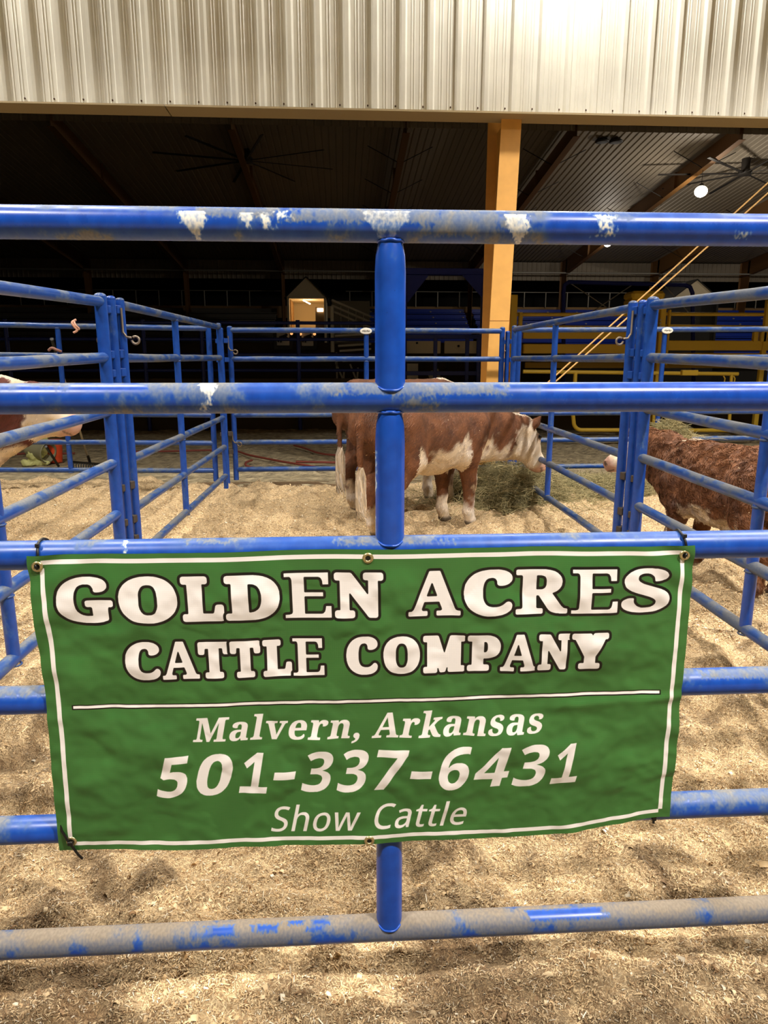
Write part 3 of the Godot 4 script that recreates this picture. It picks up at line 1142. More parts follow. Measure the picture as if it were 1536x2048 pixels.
# ---------------------------------------------------------------- banner
func banner_paint() -> StandardMaterial3D:
	var w := 2048
	var h := 1000
	var img := PackedByteArray()
	img.resize(w * h * 3)
	var na := PackedByteArray(noise(81, 0.004, 3).get_seamless_image(w, h).get_data())
	var bump := PackedByteArray()
	bump.resize(w * h)
	for y in h:
		var ln := 0.96 if y % 6 < 2 else 1.0
		for x in w:
			var i := y * w + x
			var k := ln * (0.94 + 0.12 * na[i] / 255.0)
			img[i * 3] = int(63 * k); img[i * 3 + 1] = int(115 * k); img[i * 3 + 2] = int(55 * k)
			bump[i] = 150 if y % 6 < 2 else (128 if x % 6 < 2 else 100)
	var white := Color(0.97, 0.95, 0.94)
	var black := Color(0.075, 0.07, 0.055)
	# white border
	for r in [[40, 15, 2008, 29], [40, 968, 2008, 982], [32, 40, 46, 968], [2006, 40, 2020, 968]]:
		fill(img, w, h, [PackedVector2Array([Vector2(r[0], r[1]), Vector2(r[2], r[1]), Vector2(r[2], r[3]), Vector2(r[0], r[3])])], white)
	# two lines of fat, soft serif capitals, white with a dark outline
	for g in [["G", 73, 239, 69, 215], ["O", 257, 430, 69, 215], ["L", 443, 571, 71, 213], ["D", 575, 742, 71, 213], ["E", 757, 900, 71, 213], ["N", 910, 1063, 71, 215], ["A", 1140, 1305, 69, 213], ["C", 1315, 1468, 69, 215], ["R", 1479, 1645, 71, 213], ["E", 1657, 1808, 71, 213], ["S", 1820, 1977, 69, 216], ["C", 257, 362, 277, 402], ["A", 367, 480, 277, 401], ["T", 479, 576, 281, 401], ["T", 578, 673, 281, 401], ["L", 680, 770, 281, 401], ["E", 774, 872, 279, 401], ["C", 942, 1042, 276, 402], ["O", 1060, 1177, 276, 402], ["M", 1187, 1322, 278, 401], ["P", 1329, 1435, 278, 401], ["A", 1436, 1555, 276, 401], ["N", 1557, 1664, 278, 402], ["Y", 1665, 1786, 278, 401]]:
		var fat := grow(grow(outline("Droid Serif", 700, g[0])[0], {"E": 1.6, "A": 3.5, "S": 3.0, "R": 4.0, "G": 5.5}.get(g[0], 7.0)), -1.5)
		var p := fit(fat, g[1], g[3], g[2], g[4])
		fill(img, w, h, grow(p, 8.5), black)
		fill(img, w, h, p, white)
	# rule
	for r in [[78, 484, 1976, 500, black], [82, 487, 1972, 496, white]]:
		fill(img, w, h, [PackedVector2Array([Vector2(r[0], r[1]), Vector2(r[2], r[1]), Vector2(r[2], r[3]), Vector2(r[0], r[3])])], r[4])
	fill(img, w, h, fit(words("Malvern,", "Droid Serif", 700, 0.2, 1.0, 4.0), 445, 528, 982, 634), white)
	fill(img, w, h, fit(words("Arkansas", "Droid Serif", 700, 0.2, 1.0, 4.0), 1021, 528, 1588, 619), white)
	for g in [["5", 323, 430, 660, 808], ["0", 451, 570, 658, 805], ["1", 586, 680, 660, 802], ["3", 789, 896, 656, 806], ["3", 906, 1012, 656, 806], ["7", 1030, 1145, 660, 803], ["6", 1243, 1351, 656, 806], ["4", 1360, 1481, 658, 803], ["3", 1490, 1612, 656, 808], ["1", 1620, 1712, 660, 806]]:
		var polys: Array = words(g[0], "Droid Sans", 700, 0.2, 0.0)
		if g[0] == "1":
			polys = polys + [PackedVector2Array([Vector2(4, 0), Vector2(74, 0), Vector2(77, 15), Vector2(7, 15)])]
			var pp := []
			for p in polys:
				var u: PackedVector2Array = p
				if area(u) < 0.0:
					u = u.duplicate(); u.reverse()
				pp.append(u)
			polys = pp
		fill(img, w, h, fit(polys, g[1], g[3], g[2], g[4]), white)
	for r in [[700, 727, 774, 754], [1148, 735, 1222, 763]]:
		fill(img, w, h, [PackedVector2Array([Vector2(r[0] + 5, r[1]), Vector2(r[2], r[1]), Vector2(r[2] - 5, r[3]), Vector2(r[0], r[3])])], white)
	fill(img, w, h, fit(words("Show", "Droid Sans", 400, 0.2, 0.6, 2.0), 689, 851, 987, 950), white)
	fill(img, w, h, fit(words("Cattle", "Droid Sans", 400, 0.2, 0.6, 2.0), 1033, 849, 1344, 948), white)
	var m := StandardMaterial3D.new()
	m.resource_name = "printed_vinyl"
	m.albedo_texture = ImageTexture.create_from_image(Image.create_from_data(w, h, false, Image.FORMAT_RGB8, img))
	m.roughness = 0.34
	m.heightmap_enabled = true
	m.heightmap_texture = ImageTexture.create_from_image(Image.create_from_data(w, h, false, Image.FORMAT_L8, bump))
	m.heightmap_scale = 0.03
	m.backlight_enabled = true
	m.backlight = Color(0.12, 0.12, 0.12)
	mats.banner = m
	return m

func cloth_z(u: float, v: float) -> float:
	# the sheet lies against the rails at v = 0.01, 0.49 and 0.95 and ripples between them
	var y := lerpf(1.108, 0.434, v)
	var z := FRONT_Z + 0.0345
	var free := sin(clampf((v - 0.02) / 0.47, 0.0, 1.0) * PI) if v < 0.49 else sin(clampf((v - 0.49) / 0.46, 0.0, 1.0) * PI)
	z += free * (0.003 + 0.005 * sin(u * 9.0 + v * 2.0) + 0.012 * gn2.get_noise_2d(u * 1.3, v * 0.6) + 0.0032 * gn1.get_noise_2d(u * 6.0, v * 2.5))
	z += 0.0022 * sin(u * 41.0 + 2.0 * sin(u * 7.0)) * exp(-v * 6.0) + 0.006 * gn2.get_noise_2d(u * 2.2 + 7.0, v * 1.2) * smoothstep(0.0, 0.15, v)
	z = maxf(z, FRONT_Z + 0.0335)
	z += 0.0012 * sin(u * 57.0 + v * 9.0) * free + 0.002 * free
	# the lower right corner is pulled back round the rail; a crease near the right edge
	var k := smoothstep(0.80, 1.0, u) * smoothstep(0.86, 1.0, v)
	z += 0.002 * k
	z += 0.004 * exp(-pow((v - 0.52 + (u - 0.9) * 0.1) * 60.0, 2)) * smoothstep(0.7, 0.85, u)
	# diagonal pull towards the tied corners
	z += 0.004 * sin((u * 1.4 + v) * 60.0) * exp(-((u * 2.0) * (u * 2.0) + v * v) * 40.0)
	z += 0.004 * sin(((1.0 - u) * 1.4 + v) * 60.0) * exp(-((1.0 - u) * (1.0 - u) * 4.0 + v * v) * 40.0)
	return z

func cloth_at(u: float, v: float) -> Vector3:
	var x := lerpf(-0.634, 0.742, u) + 0.012 * sin(v * PI) * (1.0 - u) * 0.6
	var y := lerpf(1.108, 0.434, v)
	y += 0.03 * smoothstep(0.82, 1.0, u) * smoothstep(0.6, 1.0, v) - 0.012 * sin(u * PI) * v + 0.002 * sin(u * 23.0) * v
	y += 0.0025 * sin(u * PI) * (1.0 - v) + 0.0014 * sin(u * 19.0) * (1.0 - v)
	return Vector3(x, y, cloth_z(u, v))

func build_banner() -> void:
	var o := thing("vinyl_banner", "green vinyl banner with white lettering for a cattle company, tied to the front fence", "banner")
	var mb := MB.new()
	var nu := 260
	var nv := 128
	for side in 2:
		var off := mb.v.size()
		for j in nv + 1:
			for i in nu + 1:
				var u := float(i) / nu
				var v := float(j) / nv
				var p := cloth_at(u, v)
				var du := cloth_at(minf(u + 0.003, 1.0), v) - cloth_at(maxf(u - 0.003, 0.0), v)
				var dv := cloth_at(u, minf(v + 0.004, 1.0)) - cloth_at(u, maxf(v - 0.004, 0.0))
				var nn := dv.cross(du).normalized()
				if side == 1:
					p -= nn * 0.0012
					nn = -nn
				mb.vert(p, nn, Vector2(u, v) if side == 0 else Vector2(0.01, 0.5))
		for j in nv:
			for i in nu:
				var a := off + j * (nu + 1) + i
				mb.tri_i(a, a + 1, a + nu + 2); mb.tri_i(a, a + nu + 2, a + nu + 1)
	put("sheet", mb, mats.banner, o)
	for g in [[0.0137, 0.033], [0.985, 0.031], [0.4965, 0.026], [0.02, 0.966], [0.4965, 0.985]]:
		var m := MB.new()
		var p := cloth_at(g[0], g[1])
		m.lathe(p + Vector3(0, 0, 0.0006), [Vector2(0.0052, 0.0008), Vector2(0.006, 0.0024), Vector2(0.0085, 0.003), Vector2(0.0112, 0.0014), Vector2(0.0116, -0.001)], 28, Basis(Vector3.RIGHT, PI / 2))
		put("grommet", m, mats.brass, o)
		var hole := MB.new()
		hole.lathe(p + Vector3(0, 0, 0.0009), [Vector2(0.0, 0.0), Vector2(0.0055, 0.0)], 20, Basis(Vector3.RIGHT, PI / 2))
		put("eyelet_hole", hole, mats.black, o)
	# cable ties
	for q in [[0.0137, 0.033, 1.1, "upper left"], [0.985, 0.031, 1.1, "upper right"]]:
		var p := cloth_at(q[0], q[1])
		var t := thing("cable_tie", "black plastic cable tie through the banner's %s eyelet" % q[3], "cable tie", Vector3(p.x, 0, 0))
		var m := MB.new()
		var path := []
		for k in 19:
			var an := lerpf(-0.55, 2.9, k / 18.0)
			path.append(Vector3(0.002 * sin(k * 0.5), 1.1 + 0.0335 * sin(an), FRONT_Z + 0.0335 * cos(an)))
		path.push_front(Vector3(0, p.y + 0.004, p.z + 0.007))
		path.push_front(Vector3(0, p.y - 0.004, p.z + 0.002))
		m.tube(path, [0.0028], 8, true)
		put("strap", m, mats.black, t)
		var hd := MB.new()
		hd.box(Vector3(0, 1.127, FRONT_Z + 0.026), Vector3(0.008, 0.008, 0.007))
		put("head", hd, mats.black, t)
	for q in [[0.02, 0.966, -1.0, "lower left"], [0.985, 0.975, 1.0, "lower right"]]:
		var p := cloth_at(q[0], q[1])
		var t := thing("cable_tie", "black plastic cable tie with its tail hanging at the banner's %s corner" % q[3], "cable tie", p)
		var m := MB.new()
		if q[2] < 0.0:
			m.tube([Vector3(-0.02, 0.06, -0.004), Vector3(-0.017, 0.03, 0.004), Vector3(-0.004, 0.004, 0.007), Vector3(0.004, -0.012, 0.006), Vector3(0.012, -0.03, 0.004), Vector3(0.019, -0.045, 0.0)], [0.0028], 8)
			m.box(Vector3(0, 0, 0.007), Vector3(0.011, 0.009, 0.008))
		else:
			m.tube([Vector3(-0.012, -0.01, -0.02), Vector3(-0.012, -0.02, -0.008), Vector3(-0.013, -0.036, -0.004)], [0.003], 8)
			m.box(Vector3(-0.012, -0.024, -0.006), Vector3(0.009, 0.01, 0.008))
		put("strap", m, mats.black, t)

# ---------------------------------------------------------------- building
func rib_line(x0: float, ribs: int, pitch: float, deep: float, wide: float, minor := true) -> Array:
	# cross section of a ribbed sheet in the xz plane, ribs standing out towards +z
	var p := [Vector3(x0, 0, 0)]
	for i in ribs:
		var c := x0 + (i + 0.5) * pitch
		if minor:
			var l := c - pitch * 0.5
			for q in [0.1, 0.2]:
				p.append(Vector3(l + pitch * (q - 0.026), 0, 0)); p.append(Vector3(l + pitch * (q - 0.008), 0, 0.0045))
				p.append(Vector3(l + pitch * (q + 0.008), 0, 0.0045)); p.append(Vector3(l + pitch * (q + 0.026), 0, 0))
		p.append(Vector3(c - wide * 0.5, 0, 0)); p.append(Vector3(c - wide * 0.24, 0, deep))
		p.append(Vector3(c + wide * 0.24, 0, deep)); p.append(Vector3(c + wide * 0.5, 0, 0))
		if minor:
			for q in [0.8, 0.9]:
				var l := c - pitch * 0.5
				p.append(Vector3(l + pitch * (q - 0.026), 0, 0)); p.append(Vector3(l + pitch * (q - 0.008), 0, 0.0045))
				p.append(Vector3(l + pitch * (q + 0.008), 0, 0.0045)); p.append(Vector3(l + pitch * (q + 0.026), 0, 0))
	p.append(Vector3(x0 + ribs * pitch, 0, 0))
	return p

func build_barn() -> void:
	var foot := atz(768, 222, WALL_Z).y
	# the ribbed wall above the opening
	var wall := thing("wall_back", "cream ribbed metal wall above the wide opening", "")
	wall.remove_meta("category") if wall.has_meta("category") else null
	wall.set_meta("kind", "structure")
	wall.position = Vector3(0, 0, WALL_Z)
	var core := MB.new()
	core.box(Vector3(2, (foot + 0.06 + 9.2) * 0.5, -0.18), Vector3(62, 9.2 - foot - 0.06, 0.14), Basis(), 0.0)
	put("girt_backing", core, mats.liner, wall)
	var pitch := 0.3085
	var rx := atz(241, 205, WALL_Z).x
	var sheet := MB.new()
	sheet.extrude(rib_line(0.0, 3, pitch, 0.042, 0.085), Vector3(0, 8.4 - foot, 0), Vector3(0, 0, 1))
	var sm := sheet.mesh()
	var first := rx - pitch * 0.5 - pitch * 3 * 14
	var screw := MB.new()
	screw.lathe(Vector3.ZERO, [Vector2(0, 0.009), Vector2(0.006, 0.009), Vector2(0.0062, 0.002), Vector2(0.011, 0.001), Vector2(0.011, 0)], 10, Basis(Vector3.RIGHT, PI / 2))
	var scm := screw.mesh()
	for i in 34:
		var x := first + i * pitch * 3
		var p := put("wall_panel", sm, mats.cream if i % 3 else mats.cream_b, wall, Vector3(x, foot, 0.002 * (i % 2)))
		if x > -5.5 and x < 6.0:
			for q in 3:
				var s := MeshInstance3D.new()
				s.mesh = scm
				s.material_override = mats.rust
				s.position = Vector3((q + 0.5) * pitch - 0.085, 0.05, 0.002)
				s.name = "screw" if q == 0 else "screw_%03d" % q
				p.add_child(s)
	# the bent flashing along its lower edge
	var bits := [[-31.0, atz(330, 207, WALL_Z).x], [atz(332, 207, WALL_Z).x, atz(1276, 232, WALL_Z).x], [atz(1274, 232, WALL_Z).x, 33.0]]
	var tr := thing("trim_1", "tan folded metal flashing along the bottom edge of the cream wall", "")
	tr.set_meta("kind", "structure")
	for i in 3:
		var m := MB.new()
		var x0: float = bits[i][0]
		var ln: float = bits[i][1] - x0
		var e := 0.002 * (i % 2)
		m.extrude([Vector3(x0, foot + 0.012, WALL_Z + 0.002), Vector3(x0, foot + 0.006, WALL_Z + 0.05 + e), Vector3(x0, foot - 0.012 - e, WALL_Z + 0.05 + e), Vector3(x0, foot - 0.014 - e, WALL_Z - 0.27), Vector3(x0, foot + 0.1, WALL_Z - 0.27)], Vector3(ln, 0, 0), Vector3(0, -0.6, 1))
		put("flashing", m, mats.trim, tr)
	# barn shell round the camera
	var lid := MB.new()
	lid.box(Vector3(2, 8.55, 3.0), Vector3(62, 0.3, 23.4), Basis(), 0.0)
	tag(put("ceiling", lid, mats.liner), "pale metal underside of the barn roof over the pens", "", "", "structure")
	for w in [["wall_left", Vector3(-29, 4.2, 3), Vector3(0.3, 8.6, 23.4)], ["wall_right", Vector3(33, 4.2, 3), Vector3(0.3, 8.6, 23.4)], ["wall_front", Vector3(2, 4.2, 14.7), Vector3(62, 8.6, 0.3)]]:
		var m := MB.new()
		m.box(w[1], w[2], Basis(), 0.0)
		tag(put(w[0], m, mats.liner), "pale metal barn wall behind the pens", "", "", "structure")

func build_column() -> void:
	# tapered steel column: front flange, web, back flange
	var o := thing("steel_column", "thick yellow steel column standing just behind the pens under the cream wall", "column")
	var top := atz(1003, 243, WALL_Z - 0.15)
	var base := atz(970, 800, WALL_Z + 0.22)
	var y1 := top.y + 0.1
	var w := 0.235
	var f := MB.new()
	var a0 := Vector3(top.x, y1, WALL_Z - 0.15)
	var k := (base - top) / (base.y - top.y)
	var a1 := top + k * (-0.1 - top.y)
	f.box((a0 + a1) * 0.5 + Vector3(w * 0.5, 0, 0), Vector3(w, a0.distance_to(a1), 0.016), Basis(Vector3.RIGHT, (a0 - a1).normalized(), Vector3.RIGHT.cross((a0 - a1).normalized())), 0.002)
	put("front_flange", f, mats.yellow_steel, o)
	var b := MB.new()
	b.box(Vector3(a0.x + w * 0.5, 4.0, WALL_Z - 0.95), Vector3(w, 8.4, 0.016), Basis(), 0.002)
	put("back_flange", b, mats.yellow_steel, o)
	var g := MB.new()
	var xs := a0.x + w * 0.5
	for s in [-0.005, 0.005]:
		var n := Vector3(signf(s), 0, 0)
		g.quad(Vector3(xs + s, -0.1, a1.z), Vector3(xs + s, y1, a0.z), Vector3(xs + s, y1, WALL_Z - 0.95), Vector3(xs + s, -0.1, WALL_Z - 0.95), n)
	put("web", g, mats.yellow_steel, o)
	for y in [1.95]:
		var sp := MB.new()
		sp.box(Vector3(lerpf(a1.x, a0.x, (y + 0.1) / (y1 + 0.1)) + w * 0.5, y, lerpf(a1.z, a0.z, (y + 0.1) / (y1 + 0.1)) + 0.009), Vector3(w, 0.006, 0.004), Basis(), 0.0005)
		put("weld_seam", sp, mats.yellow_weld, o)
	# rod bracing runs up from its foot to the right
	for i in 2:
		var p := atz(1096 + i * 4, 765 + i * 8, WALL_Z - 0.62)
		var q := atz(1401 + i * 20, 488, WALL_Z - 0.62)
		var d := (q - p)
		var m := MB.new()
		m.tube([p - d * 0.235, p + d * 0.5, q + d * 1.6], [0.0105], 10)
		var r := put("brace_rod", m, mats.rod)
		tag(r, "%s of two tan steel brace rods slanting up from the yellow column" % ["upper", "lower"][i], "brace rod")

# a beam of I section: flanges and web between two depths
func i_beam(o: Node3D, x: float, p: Array, fl: float, material: Material) -> void:
	# p: [z, top y, depth]
	var web := MB.new()
	var lowf := MB.new()
	for i in p.size() - 1:
		var a: Array = p[i]
		var b: Array = p[i + 1]
		for s in [-0.006, 0.006]:
			web.quad(Vector3(x + s, a[1], a[0]), Vector3(x + s, b[1], b[0]), Vector3(x + s, b[1] - b[2], b[0]), Vector3(x + s, a[1] - a[2], a[0]), Vector3(signf(s), 0, 0))
		lowf.bar(Vector3(x, a[1] - a[2], a[0]), Vector3(x, b[1] - b[2], b[0]), fl, 0.02)
	put("web", web, material, o)
	put("bottom_flange", lowf, material, o)
	var st := MB.new()
	for t in [0.25, 0.5, 0.78]:
		var a: Array = p[0]
		var b: Array = p[1]
		var z := lerpf(a[0], b[0], t)
		var y := lerpf(a[1], b[1], t)
		var dp := lerpf(a[2], b[2], t)
		st.box(Vector3(x, y - dp * 0.5, z), Vector3(fl * 0.9, dp * 0.96, 0.012), Basis(), 0.0)
	put("stiffener", st, material, o)

const RIDGE_Z := -32.0
const EAVE_Z := -56.5
func roof_y(z: float) -> float:
	return lerpf(11.55, 9.05, (RIDGE_Z - z) / (RIDGE_Z - EAVE_Z)) if z < RIDGE_Z else lerpf(11.55, 9.1, (z - RIDGE_Z) / 23.4)

func build_arena() -> void:
	var cols := []
	for i in 12:
		cols.append(-40.5 + i * 7.22)       # -40.5 ... 38.9, one at -4.4
	var roof := thing("ceiling_001", "pale ribbed metal roof deck sloping down across the arena", "")
	roof.set_meta("kind", "structure")
	var deck := MB.new()
	var line := rib_line(0.0, 23, 7.22 / 23.0, 0.035, 0.1, false)
	for i in line.size():
		var q: Vector3 = line[i]
		line[i] = Vector3(q.x, roof_y(RIDGE_Z) + q.z, RIDGE_Z)
	deck.extrude(line, Vector3(0, roof_y(EAVE_Z - 2.0) - roof_y(RIDGE_Z), EAVE_Z - 2.0 - RIDGE_Z), Vector3(0, -1, 0))
	var dm := deck.mesh()
	var eave := MB.new()
	eave.extrude(rib_line(0.0, 20, 7.22 / 20.0, 0.04, 0.13, false), Vector3(0, 1.35, 0), Vector3(0, 0, 1))
	var em := eave.mesh()
	var band := MB.new()
	band.extrude(rib_line(0.0, 20, 7.22 / 20.0, 0.04, 0.13, false), Vector3(0, 1.2, 0), Vector3(0, 0, 1))
	var bm := band.mesh()
	var far := thing("wall_far", "ribbed metal band along the far eave of the arena", "")
	far.set_meta("kind", "structure")
	var rid := thing("trim_2", "ribbed metal strip along the arena roof's ridge", "")
	rid.set_meta("kind", "structure")
	for x in cols:
		put("roof_panel", dm, mats.deck, roof, Vector3(x, 0, 0))
		put("wall_panel", em, mats.deck, far, Vector3(x, 7.6, EAVE_Z + 0.05))
		put("ridge_panel", bm, mats.deck, rid, Vector3(x, roof_y(RIDGE_Z) - 0.52, RIDGE_Z + 0.03))
		if x > -13.0 and x < 18.0:
			var v := MB.new()
			v.box(Vector3(x + 2.6, roof_y(RIDGE_Z) - 0.1, RIDGE_Z + 0.1), Vector3(4.6, 0.34, 0.05), Basis(), 0.01)
			put("vent_slot", v, mats.black, rid)
	# outer shell
	var sh := MB.new()
	var top := 12.1
	sh.box(Vector3(1, top, -40), Vector3(94, 0.2, 64), Basis(), 0.0)
	put("outer_roof", sh, mats.dark, roof)
	for w in [["wall_left_arena", Vector3(-42, 5.8, -37), Vector3(0.3, 12.6, 57)], ["wall_right_arena", Vector3(42.5, 5.8, -37), Vector3(0.3, 12.6, 57)], ["wall_end_arena", Vector3(1, 5.8, -65), Vector3(90, 12.6, 0.3)]]:
		var m := MB.new()
		m.box(w[1], w[2], Basis(), 0.0)
		tag(put(w[0], m, mats.dark), "dark outer wall of the arena", "", "", "structure")
	var nr := MB.new()
	nr.box(Vector3(1, 10.33, -20.4), Vector3(90, 0.12, 23.5), Basis(Vector3.RIGHT, 0.1045), 0.0)
	put("near_roof", nr, mats.deck, roof)
	# frames: one rafter with its far column per bay line
	var say := ["far left dark end", "second bay from the left", "left of the lit doorway", "behind the fence post in the middle", "right of the yellow column", "beside the burning lamp", "at the right edge", "past the right edge"]
	for i in range(3, 11):
		var x: float = cols[i]
		var o := thing("roof_frame", "tapered brown-yellow steel rafter of the arena roof with its far column, %s" % say[i - 3], "roof frame", Vector3.ZERO)
		i_beam(o, x, [[RIDGE_Z + 0.3, roof_y(RIDGE_Z) - 0.05, 0.75], [EAVE_Z + 1.0, roof_y(EAVE_Z) + 0.05, 1.15]], 0.3, mats.rafter)
		var c := MB.new()
		for s in [-0.006, 0.006]:
			c.quad(Vector3(x + s, roof_y(EAVE_Z), EAVE_Z + 1.3), Vector3(x + s, roof_y(EAVE_Z), EAVE_Z + 0.1), Vector3(x + s, 0, EAVE_Z + 0.1), Vector3(x + s, 0, EAVE_Z + 0.55), Vector3(signf(s), 0, 0))
		c.bar(Vector3(x, roof_y(EAVE_Z) - 1.2, EAVE_Z + 1.2), Vector3(x, 0, EAVE_Z + 0.55), 0.3, 0.02)
		c.box(Vector3(x, 4.5, EAVE_Z + 0.1), Vector3(0.3, 9.0, 0.02), Basis(), 0.0)
		put("column", c, mats.rafter, o)
		if i >= 6:
			for q in 5:
				var t := 0.12 + q * 0.17
				var z := lerpf(RIDGE_Z, EAVE_Z, t)
				for sg in [-1.0, 1.0]:
					var b := MB.new()
					b.bar(Vector3(x, roof_y(z) - 0.85, z), Vector3(x + sg * 1.5, roof_y(z) - 0.12, z), 0.032, 0.032)
					put("flange_brace", b, mats.dark_steel, o)
	var st := MB.new()
	st.tube([Vector3(-41, 8.02, EAVE_Z + 1.5), Vector3(42, 8.02, EAVE_Z + 1.5)], [0.06], 8)
	tag(put("eave_pipe", st, mats.pale_steel), "thin pale pipe running along the far eave across the columns", "pipe")
	var cc := MB.new()
	cc.box(Vector3(1, 5.2, EAVE_Z - 0.6), Vector3(84, 0.9, 0.3), Basis(), 0.02)
	tag(put("concourse_parapet", cc, mats.tan_wall), "long tan concourse parapet behind the top rows of seats", "parapet")
	for side in 2:
		var x0 := -40.0 if side == 0 else 0.4
		var x1 := -4.6 if side == 0 else 42.0
		var rl := thing("concourse_railing", "pale pipe railing on the concourse %s" % ["left of the lit doorway", "to the right of the lit doorway"][side], "railing")
		var m := MB.new()
		m.tube([Vector3(x0, 6.75, EAVE_Z - 0.3), Vector3(x1, 6.75, EAVE_Z - 0.3)], [0.035], 8)
		put("top_rail", m, mats.pale_steel, rl)
		var n := int((x1 - x0) / 1.72)
		for i in n:
			var q := MB.new()
			q.tube([Vector3(x0 + 0.3 + i * 1.72, 5.6, EAVE_Z - 0.3), Vector3(x0 + 0.3 + i * 1.72, 6.75, EAVE_Z - 0.3)], [0.05], 8)
			put("railing_post", q, mats.pale_steel, rl)
	# blocks of seating in front of the concourse
	var blocks := [[-26.0, -12.0, "dark bleacher seating in the left of the arena"], [-11.4, -4.9, "dark bleacher seating just left of the lit doorway"], [1.0, 9.6, "blue bleacher rows between the grey stand and the yellow column"], [10.2, 24.0, "blue bleacher rows behind the yellow chute"], [24.6, 36.0, "blue bleacher rows at the far right"]]
	for k in blocks.size():
		var bl: Array = blocks[k]
		var o := thing("bleachers", bl[2], "bleachers")
		for r in 9:
			var y := 5.05 - r * 0.47
			var z := EAVE_Z + 0.5 + r * 0.85
			var m := MB.new()
			m.box(Vector3((bl[0] + bl[1]) * 0.5, y, z), Vector3(bl[1] - bl[0], 0.1, 0.5), Basis(), 0.02)
			m.box(Vector3((bl[0] + bl[1]) * 0.5, y + 0.22, z - 0.24), Vector3(bl[1] - bl[0], 0.28, 0.06), Basis(), 0.02)
			put("bench_row", m, mats.seat_blue if k > 1 else mats.seat_grey, o)
			var d := MB.new()
			d.box(Vector3((bl[0] + bl[1]) * 0.5, (y - 0.15) * 0.5, z - 0.3), Vector3(bl[1] - bl[0], y - 0.15, 0.1), Basis(), 0.0)
			put("riser", d, mats.dark, o)
			if k > 1 and r < 4:
				for q in 4:
					var nb := MB.new()
					nb.ball(Vector3(bl[0] + 1.3 + q * 2.3 + r * 0.1, y + 0.12, z + 0.27), Vector3(0.09, 0.05, 0.03), 8)
					put("number_plate", nb, mats.pale_steel, o)
	build_entry(atz(612, 555, -45).x, "gabled entry with a lit cream hallway and ceiling lamps beyond the pens", true)
	build_entry(atz(1394, 565, -45).x, "dark gabled entry roof at the far right above the fence", false)

